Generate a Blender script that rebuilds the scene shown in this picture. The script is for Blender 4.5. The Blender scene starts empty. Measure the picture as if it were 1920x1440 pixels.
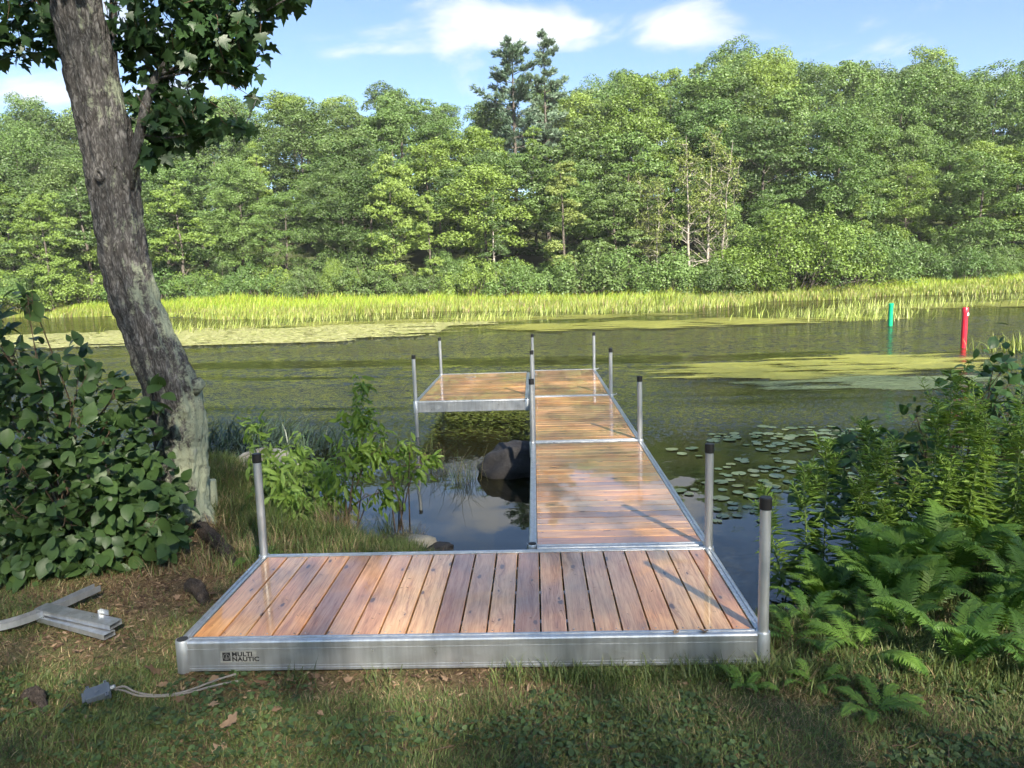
import bpy, math, random
import numpy as np
from mathutils import Vector, Matrix

PI = math.pi
rng = np.random.default_rng(11)
random.seed(5)
scn = bpy.context.scene
COL = scn.collection

# ------------------------------------------------------------------ camera
CAM = np.array([1.9106, -3.6773, 1.8606])
YAW, PITCH, ROLL = -0.0328, 0.1433, -0.0301
_c, _s = math.cos(YAW), math.sin(YAW)
FW = np.array([_s*math.cos(PITCH), _c*math.cos(PITCH), -math.sin(PITCH)])
_rt = np.array([_c, -_s, 0.0]); _up = np.cross(_rt, FW)
RT = _rt*math.cos(ROLL) + _up*math.sin(ROLL)
UP = -_rt*math.sin(ROLL) + _up*math.cos(ROLL)
cd = bpy.data.cameras.new('camera'); cam = bpy.data.objects.new('camera', cd); COL.objects.link(cam)
cd.sensor_width = 36.0; cd.lens = 36.0*1400.84/1920.0
cd.clip_start = 0.05; cd.clip_end = 3000
m = Matrix.Identity(4)
for i in range(3):
    m[i][0], m[i][1], m[i][2], m[i][3] = RT[i], UP[i], -FW[i], CAM[i]
cam.matrix_world = m
scn.camera = cam

# ------------------------------------------------------------------ light
SUN_EL, SUN_AZ = math.radians(34), math.radians(155)       # azimuth clockwise from +Y: behind the camera, to its right
SUN = Vector((math.sin(SUN_AZ)*math.cos(SUN_EL), math.cos(SUN_AZ)*math.cos(SUN_EL), math.sin(SUN_EL)))
sl = bpy.data.lights.new('sun', 'SUN'); sl.energy = 5.0; sl.angle = math.radians(0.9); sl.color = (1.0, 0.92, 0.78)
so = bpy.data.objects.new('sun', sl); COL.objects.link(so)
so.rotation_euler = SUN.to_track_quat('Z', 'Y').to_euler(); so.location = (10, -30, 40)

world = bpy.data.worlds.new('World'); scn.world = world; world.use_nodes = True
wn, wl = world.node_tree.nodes, world.node_tree.links
wn.clear()
def N(nodes, t, **kw):
    n = nodes.new(t)
    for k, v in kw.items(): setattr(n, k, v)
    return n
w_out = N(wn, 'ShaderNodeOutputWorld'); w_bg = N(wn, 'ShaderNodeBackground')
sky = N(wn, 'ShaderNodeTexSky'); sky.sky_type = 'NISHITA'; sky.sun_disc = False
sky.sun_elevation = SUN_EL; sky.sun_rotation = SUN_AZ; sky.altitude = 1200; sky.air_density = 1.0; sky.dust_density = 0.0; sky.ozone_density = 3.0
w_bg.inputs['Strength'].default_value = 0.052
tc = N(wn, 'ShaderNodeTexCoord')
# clouds: fair-weather streaks spread over the whole dome (flattened towards the horizon as a real layer is)
def vmath(op, a=None, b=None, nodes=wn, links=wl):
    n = N(nodes, 'ShaderNodeVectorMath', operation=op)
    for i, v in enumerate((a, b)):
        if v is None: continue
        if isinstance(v, tuple): n.inputs[i].default_value = v
        else: links.new(v, n.inputs[i])
    return n.outputs[0] if op not in ('DOT_PRODUCT', 'LENGTH', 'DISTANCE') else n.outputs['Value']
def fmath(op, a=None, b=None, c=None, nodes=wn, links=wl, clamp=False):
    n = N(nodes, 'ShaderNodeMath', operation=op); n.use_clamp = clamp
    for i, v in enumerate((a, b, c)):
        if v is None: continue
        if isinstance(v, (int, float)): n.inputs[i].default_value = v
        else: links.new(v, n.inputs[i])
    return n.outputs[0]
cdir = vmath('MULTIPLY', tc.outputs['Generated'], (1.0, 1.0, 2.6))
cn = N(wn, 'ShaderNodeTexNoise'); cn.inputs['Scale'].default_value = 4.2; cn.inputs['Detail'].default_value = 9; cn.inputs['Roughness'].default_value = 0.56
cn.inputs['Distortion'].default_value = 0.5
wl.new(vmath('ADD', cdir, (3.1, 0.4, 1.3)), cn.inputs['Vector'])
cover = fmath('ADD', fmath('MULTIPLY', fmath('SUBTRACT', cn.outputs['Fac'], 0.5), 1.9), 0.45)
def blob(px, py, sx, sy, gain):
    """a cumulus at a compass bearing and elevation, as an elongated soft patch of the layer"""
    d = FW + RT*(px-960)/1400.84 + UP*(720-py)/1400.84
    d = d/np.linalg.norm(d)
    dd = vmath('SUBTRACT', tc.outputs['Generated'], tuple(d))
    dd = vmath('MULTIPLY', dd, (1400/sx, 1400/sx, 1400/sy))
    ln = vmath('LENGTH', dd)
    return fmath('MULTIPLY', fmath('SUBTRACT', 1.0, ln, clamp=True), gain)
for b in [(620, 95, 170, 62, .42), (960, 72, 300, 52, .30), (1090, 42, 300, 64, .30), (1290, 48, 100, 62, .34), (850, 62, 170, 36, .14), (720, 20, 300, 40, .16), (1700, 85, 90, 22, .25), (60, 150, 320, 120, .30), (400, 170, 300, 50, .16)]:
    cover = fmath('ADD', cover, blob(*b))
cr = N(wn, 'ShaderNodeMapRange'); cr.inputs['From Min'].default_value = 0.54; cr.inputs['From Max'].default_value = 0.92
cr.interpolation_type = 'SMOOTHSTEP'
wl.new(cover, cr.inputs['Value'])
cmix = N(wn, 'ShaderNodeMix', data_type='RGBA')
wl.new(cr.outputs['Result'], cmix.inputs['Factor'])
# a pale veil of high cirrus lightens the blue
veil = N(wn, 'ShaderNodeMix', data_type='RGBA'); veil.inputs['Factor'].default_value = 0.04
wl.new(sky.outputs['Color'], veil.inputs['A']); veil.inputs['B'].default_value = (3.5, 4.3, 5.6, 1)
wl.new(veil.outputs['Result'], cmix.inputs['A']); cmix.inputs['B'].default_value = (4.7, 4.9, 5.2, 1)
wl.new(cmix.outputs['Result'], w_bg.inputs['Color']); wl.new(w_bg.outputs[0], w_out.inputs[0])

scn.view_settings.view_transform = 'Standard'; scn.view_settings.look = 'None'
scn.view_settings.exposure = 2.15; scn.view_settings.gamma = 1.0; scn.view_settings.use_curve_mapping = False
scn.cycles.use_denoising = True; scn.cycles.use_adaptive_sampling = True; scn.cycles.adaptive_threshold = 0.03
scn.cycles.max_bounces = 6; scn.cycles.diffuse_bounces = 2; scn.cycles.glossy_bounces = 3; scn.cycles.transmission_bounces = 3
scn.cycles.caustics_reflective = False; scn.cycles.caustics_refractive = False
scn.cycles.sample_clamp_indirect = 6.0

# ------------------------------------------------------------------ helpers
def tag(o, label=None, cat=None, group=None, kind=None):
    if label: o['label'] = label
    if cat: o['category'] = cat
    if group: o['group'] = group
    if kind: o['kind'] = kind
    return o
def obj(name, me, mat=None, parent=None, loc=None):
    o = bpy.data.objects.new(name, me); COL.objects.link(o)
    if mat is not None and me is not None and len(me.materials) == 0: me.materials.append(mat)
    if parent is not None:
        o.parent = parent
        if loc is None: o.location = -parent.location
    if loc is not None: o.location = loc
    return o
def empty(name, loc=(0, 0, 0), rz=0.0, s=1.0):
    o = bpy.data.objects.new(name, None); COL.objects.link(o); o.empty_display_size = 0.1
    o.location = loc; o.rotation_euler = (0, 0, rz)
    o.scale = (s, s, s) if isinstance(s, (int, float)) else s
    return o

def mesh_np(name, V, F, col=None, smooth=False):
    """V (n,3), F (m,k) uniform faces"""
    V = np.asarray(V, np.float32).reshape(-1, 3); F = np.asarray(F, np.int32)
    me = bpy.data.meshes.new(name)
    k = F.shape[1]
    me.vertices.add(len(V)); me.vertices.foreach_set('co', V.ravel())
    me.loops.add(F.size); me.loops.foreach_set('vertex_index', F.ravel())
    me.polygons.add(len(F)); me.polygons.foreach_set('loop_start', np.arange(0, F.size, k, dtype=np.int32))
    if smooth: me.polygons.foreach_set('use_smooth', np.ones(len(F), bool))
    if col is not None:
        a = me.color_attributes.new('Col', 'FLOAT_COLOR', 'POINT')
        c = np.ones((len(V), 4), np.float32); c[:, :3] = np.asarray(col, np.float32).reshape(-1, 3)
        a.data.foreach_set('color', c.ravel())
    me.update(calc_edges=True); me.validate()
    return me
def bulk(name, P, T, FT, col=None, smooth=False):
    """P (n,k,3) instances of a template with faces FT (all the same size)"""
    n, k = P.shape[:2]; FT = np.asarray(FT, np.int32)
    F = (np.arange(n, dtype=np.int32)[:, None, None]*k + FT[None]).reshape(-1, FT.shape[1])
    c = None if col is None else np.repeat(np.asarray(col, np.float32), k, axis=0)
    return mesh_np(name, P.reshape(-1, 3), F, c, smooth)
def nrm(a): return a/np.maximum(np.linalg.norm(a, axis=-1, keepdims=True), 1e-9)
def frames(d, n):
    """rotation (N,3,3): columns = side, d, normal"""
    d = nrm(d); x = nrm(np.cross(d, n)); z = np.cross(x, d)
    return np.stack([x, d, z], -1)
def place(T, pos, d, n, s):
    R = frames(d, n)
    s = np.asarray(s)
    S = T[None]*(s[:, None, None] if s.ndim == 1 else s[:, None, :])
    return pos[:, None, :] + np.einsum('nij,nkj->nki', R, S)

class MB:
    def __init__(s): s.v = []; s.f = []
    def add(s, vs, fs):
        b = len(s.v); s.v += [tuple(map(float, p)) for p in vs]; s.f += [tuple(b+i for i in f) for f in fs]
        return s
    def box(s, x0, x1, y0, y1, z0, z1):
        return s.add([(x0, y0, z0), (x1, y0, z0), (x1, y1, z0), (x0, y1, z0), (x0, y0, z1), (x1, y0, z1), (x1, y1, z1), (x0, y1, z1)],
                     [(3, 2, 1, 0), (4, 5, 6, 7), (0, 1, 5, 4), (1, 2, 6, 5), (2, 3, 7, 6), (3, 0, 4, 7)])
    def tube(s, pts, rad, sides=8, cap=True, ell=None):
        pts = [Vector(p) for p in pts]; n = len(pts)
        if isinstance(rad, (int, float)): rad = [rad]*n
        b = len(s.v); prev = None
        for i, p in enumerate(pts):
            t = (pts[min(i+1, n-1)] - pts[max(i-1, 0)]).normalized()
            if prev is None: a = t.orthogonal().normalized()
            else: a = (prev - t*prev.dot(t)); a = a.normalized() if a.length > 1e-6 else t.orthogonal().normalized()
            prev = a; c = t.cross(a)
            for k in range(sides):
                th = 2*PI*k/sides; q = p + (a*math.cos(th) + c*math.sin(th))*rad[i]
                s.v.append(tuple(q))
        for i in range(n-1):
            for k in range(sides):
                k2 = (k+1) % sides
                s.f.append((b+i*sides+k, b+i*sides+k2, b+(i+1)*sides+k2, b+(i+1)*sides+k))
        if cap:
            s.f.append(tuple(b+k for k in reversed(range(sides)))); s.f.append(tuple(b+(n-1)*sides+k for k in range(sides)))
        return s
    def extrude(s, prof, p0, p1, inward, close=True):
        """profile (u,z) carried from p0 to p1; u runs along the inward vector"""
        p0, p1, iv = Vector(p0), Vector(p1), Vector(inward); k = len(prof); b = len(s.v)
        for p in (p0, p1):
            for u, z in prof: s.v.append(tuple(p + iv*u + Vector((0, 0, z))))
        for i in range(k):
            j = (i+1) % k
            s.f.append((b+i, b+j, b+k+j, b+k+i))
        s.f.append(tuple(b+i for i in reversed(range(k)))); s.f.append(tuple(b+k+i for i in range(k)))
        return s
    def mesh(s, name, smooth=False):
        me = bpy.data.meshes.new(name); me.from_pydata(s.v, [], s.f); me.update()
        if smooth: me.polygons.foreach_set('use_smooth', [True]*len(me.polygons))
        return me
    def build(s, name, mat, parent=None, smooth=False, loc=None):
        return obj(name, s.mesh(name, smooth), mat, parent, loc)
def fix_normals(me):
    import bmesh
    bm = bmesh.new(); bm.from_mesh(me); bmesh.ops.recalc_face_normals(bm, faces=bm.faces); bm.to_mesh(me); bm.free(); me.update(); return me
def smooth_angle(me, ang=0.6):
    me.polygons.foreach_set('use_smooth', [True]*len(me.polygons))
    try: me.set_sharp_from_angle(angle=ang)
    except Exception: pass
    return me
def vnoise(x, y, seed=0.0):
    """cheap smooth 2-D noise, about -1..1"""
    return (np.sin(1.3*x+1.7*y+seed) * np.cos(0.9*x-1.5*y+2.1*seed) + 0.6*np.sin(2.9*x-2.3*y+1.3*seed)*np.cos(2.1*x+3.1*y+seed) + 0.35*np.sin(6.1*x+4.7*y+seed)*np.cos(5.3*x-6.7*y-seed))/1.6
def sstep(a, b, x):
    t = np.clip((x-a)/(b-a), 0, 1); return t*t*(3-2*t)

# ------------------------------------------------------------------ materials
def mat(name):
    mt = bpy.data.materials.new(name); mt.use_nodes = True
    nt = mt.node_tree; p = nt.nodes['Principled BSDF']
    return mt, nt.nodes, nt.links, p
def ramp(nodes, links, fac, stops):
    r = N(nodes, 'ShaderNodeValToRGB'); e = r.color_ramp.elements
    while len(e) < len(stops): e.new(0.5)
    for i, (p, c) in enumerate(stops): e[i].position = p; e[i].color = (*c, 1)
    links.new(fac, r.inputs[0]); return r.outputs[0]
def noise(nodes, links, vec, scale, detail=4, rough=0.55, dist=0.0):
    n = N(nodes, 'ShaderNodeTexNoise'); n.inputs['Scale'].default_value = scale; n.inputs['Detail'].default_value = detail
    n.inputs['Roughness'].default_value = rough; n.inputs['Distortion'].default_value = dist
    if vec is not None: links.new(vec, n.inputs['Vector'])
    return n.outputs['Fac']
def mixc(nodes, links, fac, a, b, mode='MIX'):
    n = N(nodes, 'ShaderNodeMix', data_type='RGBA', blend_type=mode)
    for sock, v in (('Factor', fac), ('A', a), ('B', b)):
        if isinstance(v, (int, float)): n.inputs[sock].default_value = v
        elif isinstance(v, tuple): n.inputs[sock].default_value = (*v, 1)
        else: links.new(v, n.inputs[sock])
    return n.outputs['Result']
def bump(nodes, links, p, h, strength, dist=0.01):
    b = N(nodes, 'ShaderNodeBump'); b.inputs['Strength'].default_value = strength; b.inputs['Distance'].default_value = dist
    links.new(h, b.inputs['Height']); links.new(b.outputs[0], p.inputs['Normal']); return b
def maprange(nodes, links, v, a, b, c=0.0, d=1.0):
    r = N(nodes, 'ShaderNodeMapRange'); r.inputs['From Min'].default_value = a; r.inputs['From Max'].default_value = b
    r.inputs['To Min'].default_value = c; r.inputs['To Max'].default_value = d
    links.new(v, r.inputs['Value']); return r.outputs['Result']

def leaf_mat(name, dark, light, trans=0.3, tcol=None, rough=0.5, spec=0.35, use_col=False, w_obj=0.5):
    mt, nd, lk, p = mat(name)
    if use_col:
        a = N(nd, 'ShaderNodeAttribute'); a.attribute_name = 'Col'; c = a.outputs['Color']
    else:
        g = N(nd, 'ShaderNodeNewGeometry'); oi = N(nd, 'ShaderNodeObjectInfo')
        f = fmath('ADD', fmath('MULTIPLY', g.outputs['Random Per Island'], 1-w_obj, nodes=nd, links=lk), fmath('MULTIPLY', oi.outputs['Random'], w_obj, nodes=nd, links=lk), nodes=nd, links=lk)
        c = mixc(nd, lk, f, dark, light)
    lk.new(c, p.inputs['Base Color']); p.inputs['Roughness'].default_value = rough; p.inputs['Specular IOR Level'].default_value = spec
    t = N(nd, 'ShaderNodeBsdfTranslucent'); lk.new(mixc(nd, lk, 1.0, c, tcol or (1.25, 1.2, 0.5), 'MULTIPLY'), t.inputs['Color'])
    mx = N(nd, 'ShaderNodeMixShader'); mx.inputs[0].default_value = trans
    lk.new(p.outputs[0], mx.inputs[1]); lk.new(t.outputs[0], mx.inputs[2])
    lk.new(mx.outputs[0], nd['Material Output'].inputs[0])
    return mt

def bark_mat(name, c1, c2, lichen=None, scale=14):
    mt, nd, lk, p = mat(name)
    t = N(nd, 'ShaderNodeTexCoord'); mp = N(nd, 'ShaderNodeMapping'); mp.inputs['Scale'].default_value = (1, 1, 0.28)
    lk.new(t.outputs['Object'], mp.inputs[0])
    n1 = noise(nd, lk, mp.outputs[0], scale*2.2, 8, 0.65, 0.6)
    v = N(nd, 'ShaderNodeTexVoronoi'); v.feature = 'DISTANCE_TO_EDGE'; v.inputs['Scale'].default_value = scale*2.6
    wob = N(nd, 'ShaderNodeTexNoise'); wob.inputs['Scale'].default_value = scale*1.2; wob.inputs['Detail'].default_value = 5; lk.new(mp.outputs[0], wob.inputs['Vector'])
    lk.new(vmath('ADD', mp.outputs[0], vmath('MULTIPLY', wob.outputs['Color'], (0.13, 0.13, 0.13), nodes=nd, links=lk), nodes=nd, links=lk), v.inputs['Vector'])
    crack = maprange(nd, lk, v.outputs['Distance'], 0.0, 0.30)
    h = fmath('ADD', fmath('MULTIPLY', crack, 0.28, nodes=nd, links=lk), n1, nodes=nd, links=lk)
    c = ramp(nd, lk, maprange(nd, lk, h, 0.38, 0.98), [(0.0, tuple(x*0.35 for x in c1)), (0.4, c1), (1.0, c2)])
    if lichen:
        n2 = noise(nd, lk, t.outputs['Object'], 2.3, 6, 0.68)
        geo = N(nd, 'ShaderNodeNewGeometry'); sp = N(nd, 'ShaderNodeSeparateXYZ'); lk.new(t.outputs['Object'], sp.inputs[0])
        low = maprange(nd, lk, sp.outputs['Z'], 1.9, 0.2, 0.0, 0.20)
        fine = noise(nd, lk, t.outputs['Object'], 42, 4, 0.7)
        side = N(nd, 'ShaderNodeSeparateXYZ'); lk.new(geo.outputs['Normal'], side.inputs[0])
        sd = fmath('MULTIPLY', side.outputs['X'], 0.10, nodes=nd, links=lk)
        f = fmath('ADD', fmath('ADD', fmath('ADD', n2, low, nodes=nd, links=lk), fmath('MULTIPLY', fine, 0.3, nodes=nd, links=lk), nodes=nd, links=lk), sd, nodes=nd, links=lk)
        c = mixc(nd, lk, maprange(nd, lk, f, 0.77, 0.86), c, lichen)
        f2 = noise(nd, lk, t.outputs['Object'], 5.5, 6, 0.7)
        c = mixc(nd, lk, maprange(nd, lk, f2, 0.60, 0.72, 0, 0.55), c, (0.34, 0.33, 0.30))
    lk.new(c, p.inputs['Base Color']); p.inputs['Roughness'].default_value = 0.9; p.inputs['Specular IOR Level'].default_value = 0.2
    bump(nd, lk, p, h, 0.9, 0.02)
    return mt

def metal_mat(name, base=(0.62, 0.64, 0.66), rough=0.34, streak=True, metallic=0.9):
    mt, nd, lk, p = mat(name)
    t = N(nd, 'ShaderNodeTexCoord'); g = N(nd, 'ShaderNodeNewGeometry')
    mp = N(nd, 'ShaderNodeMapping'); mp.inputs['Scale'].default_value = (3, 3, 40) if not streak else (22, 22, 2.0); lk.new(g.outputs['Position'], mp.inputs[0])
    n1 = noise(nd, lk, mp.outputs[0], 1.0, 5, 0.6); n2 = noise(nd, lk, g.outputs['Position'], 9, 5, 0.65)
    c = mixc(nd, lk, maprange(nd, lk, n1, 0.35, 0.75), tuple(x*0.68 for x in base), base)
    c = mixc(nd, lk, maprange(nd, lk, n2, 0.58, 0.75, 0, 0.35), c, (0.36, 0.36, 0.34))
    lk.new(c, p.inputs['Base Color']); p.inputs['Metallic'].default_value = metallic
    lk.new(maprange(nd, lk, n2, 0.3, 0.7, rough*0.75, rough*1.35), p.inputs['Roughness'])
    bump(nd, lk, p, n1, 0.06, 0.004)
    return mt

def plain(name, c, rough=0.6, spec=0.4, var=0.0, scale=20, bmp=0.0):
    mt, nd, lk, p = mat(name); p.inputs['Roughness'].default_value = rough; p.inputs['Specular IOR Level'].default_value = spec
    t = N(nd, 'ShaderNodeTexCoord'); n = noise(nd, lk, t.outputs['Object'], scale, 6, 0.6)
    lk.new(mixc(nd, lk, n, tuple(x*(1-var) for x in c), tuple(min(1, x*(1+var)) for x in c)), p.inputs['Base Color'])
    if bmp: bump(nd, lk, p, n, bmp, 0.01)
    return mt

# wood: freshly laid red cedar, wet after rain
def wood_mat(name):
    mt, nd, lk, p = mat(name)
    t = N(nd, 'ShaderNodeTexCoord'); oi = N(nd, 'ShaderNodeObjectInfo'); g = N(nd, 'ShaderNodeNewGeometry')
    off = N(nd, 'ShaderNodeCombineXYZ')
    lk.new(fmath('MULTIPLY', oi.outputs['Random'], 37.0, nodes=nd, links=lk), off.inputs[0]); lk.new(fmath('MULTIPLY', oi.outputs['Random'], 91.0, nodes=nd, links=lk), off.inputs[1])
    v = vmath('ADD', t.outputs['Object'], off.outputs[0], nodes=nd, links=lk)
    # knots: sparse cells, long way along the board
    wv = N(nd, 'ShaderNodeTexNoise'); wv.inputs['Scale'].default_value = 22; wv.inputs['Detail'].default_value = 3; lk.new(v, wv.inputs['Vector'])
    vk = vmath('ADD', v, vmath('MULTIPLY', vmath('SUBTRACT', wv.outputs['Color'], (.5, .5, .5), nodes=nd, links=lk), (0.022, 0.05, 0), nodes=nd, links=lk), nodes=nd, links=lk)
    vk = vmath('MULTIPLY', vk, (8.0, 3.2, 1.0), nodes=nd, links=lk)
    vk = vmath('ADD', vk, (0.3, 0.7, 0), nodes=nd, links=lk)
    vo = N(nd, 'ShaderNodeTexVoronoi'); vo.voronoi_dimensions = '2D'; vo.inputs['Scale'].default_value = 1.0; lk.new(vk, vo.inputs['Vector'])
    ks = N(nd, 'ShaderNodeSeparateColor'); lk.new(vo.outputs['Color'], ks.inputs[0])
    keep = maprange(nd, lk, ks.outputs[0], 0.62, 0.64)
    ksize = maprange(nd, lk, ks.outputs[1], 0, 1, 0.04, 0.16)
    dkn = fmath('DIVIDE', vo.outputs['Distance'], ksize, nodes=nd, links=lk)
    knot = fmath('MULTIPLY', maprange(nd, lk, dkn, 1.0, 0.55), keep, nodes=nd, links=lk)
    swirl = fmath('MULTIPLY', maprange(nd, lk, dkn, 4.0, 0.0), keep, nodes=nd, links=lk)
    # grain runs along local Y and bends round the knots
    gv = vmath('MULTIPLY', v, (1.0, 0.05, 1.0), nodes=nd, links=lk)
    comb = N(nd, 'ShaderNodeCombineXYZ'); lk.new(fmath('MULTIPLY', swirl, 0.028, nodes=nd, links=lk), comb.inputs[0])
    gv = vmath('ADD', gv, comb.outputs[0], nodes=nd, links=lk)
    g1 = noise(nd, lk, gv, 36, 5, 0.6, 0.9)
    g2 = noise(nd, lk, gv, 160, 3, 0.6, 0.2)
    g3 = noise(nd, lk, vmath('MULTIPLY', v, (1.0, 0.22, 1.0), nodes=nd, links=lk), 7, 4, 0.6, 0.5)
    gr = fmath('ADD', fmath('MULTIPLY', g1, 0.6, nodes=nd, links=lk), fmath('MULTIPLY', g2, 0.4, nodes=nd, links=lk), nodes=nd, links=lk)
    c = ramp(nd, lk, gr, [(0.33, (0.24, 0.098, 0.036)), (0.46, (0.54, 0.275, 0.115)), (0.60, (0.76, 0.475, 0.235))])
    c = mixc(nd, lk, maprange(nd, lk, g3, 0.38, 0.72, 0, 0.55), c, (0.76, 0.51, 0.26))
    # each board its own heartwood tone
    tone = ramp(nd, lk, oi.outputs['Random'], [(0.0, (0.56, 0.46, 0.50)), (0.14, (1.0, 0.98, 1.0)), (0.34, (0.92, 0.78, 0.78)), (0.58, (1.12, 1.12, 1.10)), (0.8, (1.12, 0.88, 0.66)), (1.0, (0.72, 0.58, 0.60))])
    c = mixc(nd, lk, 1.0, c, tone, 'MULTIPLY')
    c = mixc(nd, lk, fmath('MULTIPLY', swirl, 0.28, nodes=nd, links=lk), c, (0.20, 0.09, 0.05))
    c = mixc(nd, lk, fmath('MULTIPLY', knot, 0.85, nodes=nd, links=lk), c, (0.07, 0.035, 0.022))
    # wetness: film of rain water, patchy, in world space
    wet = noise(nd, lk, vmath('MULTIPLY', g.outputs['Position'], (1.0, 1.0, 1.0), nodes=nd, links=lk), 1.5, 5, 0.6, 0.6)
    wf = maprange(nd, lk, wet, 0.34, 0.48)
    c = mixc(nd, lk, fmath('MULTIPLY', wf, 0.16, nodes=nd, links=lk), c, mixc(nd, lk, 1.0, c, (0.62, 0.52, 0.42), 'MULTIPLY'))
    lk.new(c, p.inputs['Base Color'])
    lk.new(maprange(nd, lk, gr, 0.3, 0.7, 0.42, 0.30), p.inputs['Roughness'])
    p.inputs['Specular IOR Level'].default_value = 0.45
    lk.new(maprange(nd, lk, wf, 0, 1, 0.35, 1.0), p.inputs['Coat Weight']); lk.new(maprange(nd, lk, wf, 0, 1, 0.16, 0.025), p.inputs['Coat Roughness']); p.inputs['Coat IOR'].default_value = 1.55
    bump(nd, lk, p, gr, 0.10, 0.003)
    return mt

M = {}
M['wood'] = wood_mat('wet_cedar')
M['alu'] = metal_mat('mill_aluminium', (0.68, 0.70, 0.72), 0.34, True, 0.8)
M['galv'] = metal_mat('galvanised_pipe', (0.58, 0.60, 0.61), 0.42, True, 0.75)
M['black'] = plain('black_rubber', (0.012, 0.012, 0.013), 0.45, 0.4, 0.2, 60)
M['ink_and_holes'] = plain('ink_and_hole_dark', (0.02, 0.02, 0.022), 0.5, 0.3)
M['socket_dark'] = plain('socket_shade', (0.03, 0.032, 0.035), 0.7, 0.2)  # near-black that paints the shade down an empty socket
M['sticker'] = metal_mat('silver_sticker', (0.52, 0.52, 0.49), 0.42, False, 0.6)
M['screw'] = metal_mat('screw_steel', (0.5, 0.5, 0.5), 0.35)
M['bark'] = bark_mat('maple_bark', (0.110, 0.103, 0.098), (0.31, 0.297, 0.283), (0.36, 0.39, 0.28))
M['bark_far'] = bark_mat('forest_bark', (0.07, 0.06, 0.05), (0.17, 0.15, 0.13), None, 4)
M['bark_root'] = bark_mat('dead_root_bark', (0.085, 0.065, 0.052), (0.20, 0.165, 0.14), None, 26)
M['bark_pale'] = bark_mat('pale_bark', (0.22, 0.20, 0.17), (0.42, 0.39, 0.34), None, 4)
M['twig'] = plain('twig_bark', (0.11, 0.075, 0.05), 0.8, 0.2, 0.3)
M['stem'] = plain('green_stem', (0.16, 0.22, 0.06), 0.6, 0.3, 0.25)
M['leaf_maple'] = leaf_mat('maple_leaf', (0.030, 0.072, 0.026), (0.065, 0.130, 0.040), 0.28, rough=0.42, spec=0.45)
M['leaf_shrub'] = leaf_mat('shrub_leaf', (0.034, 0.072, 0.024), (0.092, 0.158, 0.042), 0.28, rough=0.46, spec=0.4)
M['leaf_dogwood'] = leaf_mat('dogwood_leaf', (0.030, 0.075, 0.024), (0.070, 0.145, 0.040), 0.25, rough=0.40, spec=0.45)
M['leaf_sapling'] = leaf_mat('sapling_leaf', (0.12, 0.22, 0.035), (0.24, 0.34, 0.06), 0.38, rough=0.45)
M['leaf_goldenrod'] = leaf_mat('goldenrod_leaf', (0.14, 0.24, 0.045), (0.25, 0.37, 0.075), 0.32, rough=0.5)
M['fern'] = leaf_mat('fern_frond', (0.068, 0.155, 0.027), (0.175, 0.300, 0.052), 0.35, rough=0.5, w_obj=0.85)
M['crown'] = [leaf_mat('far_leaf_a', (0.055, 0.112, 0.030), (0.130, 0.205, 0.056), 0.28, w_obj=0.62),
              leaf_mat('far_leaf_b', (0.095, 0.160, 0.030), (0.185, 0.260, 0.056), 0.30, w_obj=0.62),
              leaf_mat('far_leaf_c', (0.050, 0.094, 0.028), (0.102, 0.156, 0.045), 0.28, w_obj=0.62)]
M['pine'] = leaf_mat('pine_needles', (0.060, 0.105, 0.065), (0.120, 0.180, 0.115), 0.2, rough=0.5)
M['thin_leaf'] = leaf_mat('birch_leaf', (0.12, 0.165, 0.040), (0.20, 0.245, 0.070), 0.32)
M['stuffcol'] = leaf_mat('grass_blade', None, None, 0.30, (1.15, 1.1, 0.6), 0.5, 0.3, use_col=True)
M['mat_weed'] = leaf_mat('floating_weed', None, None, 0.10, (1.1, 1.1, 0.6), 0.35, 0.5, use_col=True)
M['dryleaf'] = leaf_mat('dead_leaf', (0.16, 0.095, 0.055), (0.40, 0.27, 0.17), 0.15, (1.1, 1.0, 0.8), 0.7, 0.2, w_obj=0.9)
M['pad'] = leaf_mat('lily_pad', (0.12, 0.20, 0.095), (0.27, 0.30, 0.13), 0.05, rough=0.30, spec=0.6, w_obj=0.8)
M['green_post'] = plain('green_plastic', (0.0, 0.30, 0.13), 0.35, 0.5, 0.08, 6)
M['red_post'] = plain('red_plastic', (0.50, 0.010, 0.028), 0.35, 0.5, 0.08, 6)
M['white'] = plain('white_reflector', (0.8, 0.8, 0.8), 0.4)
M['boxgrey'] = plain('grey_box_paint', (0.11, 0.13, 0.155), 0.40, 0.5, 0.12, 40, 0.05)
M['cable'] = plain('grey_cable_sheath', (0.20, 0.185, 0.165), 0.6, 0.3, 0.2)
def rock_mat(name, a, b, moss=None):
    mt, nd, lk, p = mat(name); t = N(nd, 'ShaderNodeTexCoord')
    n1 = noise(nd, lk, t.outputs['Object'], 4, 8, 0.65); n2 = noise(nd, lk, t.outputs['Object'], 28, 6, 0.7)
    f = fmath('ADD', fmath('MULTIPLY', n1, 0.55, nodes=nd, links=lk), fmath('MULTIPLY', n2, 0.45, nodes=nd, links=lk), nodes=nd, links=lk)
    c = ramp(nd, lk, f, [(0.35, a), (0.62, b)])
    lk.new(c, p.inputs['Base Color']); p.inputs['Roughness'].default_value = 0.8
    bump(nd, lk, p, f, 0.8, 0.03); return mt
M['rock'] = rock_mat('dark_boulder', (0.020, 0.018, 0.018), (0.060, 0.055, 0.054))
M['pale_rock'] = rock_mat('pale_granite', (0.22, 0.20, 0.16), (0.50, 0.46, 0.37))

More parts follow.
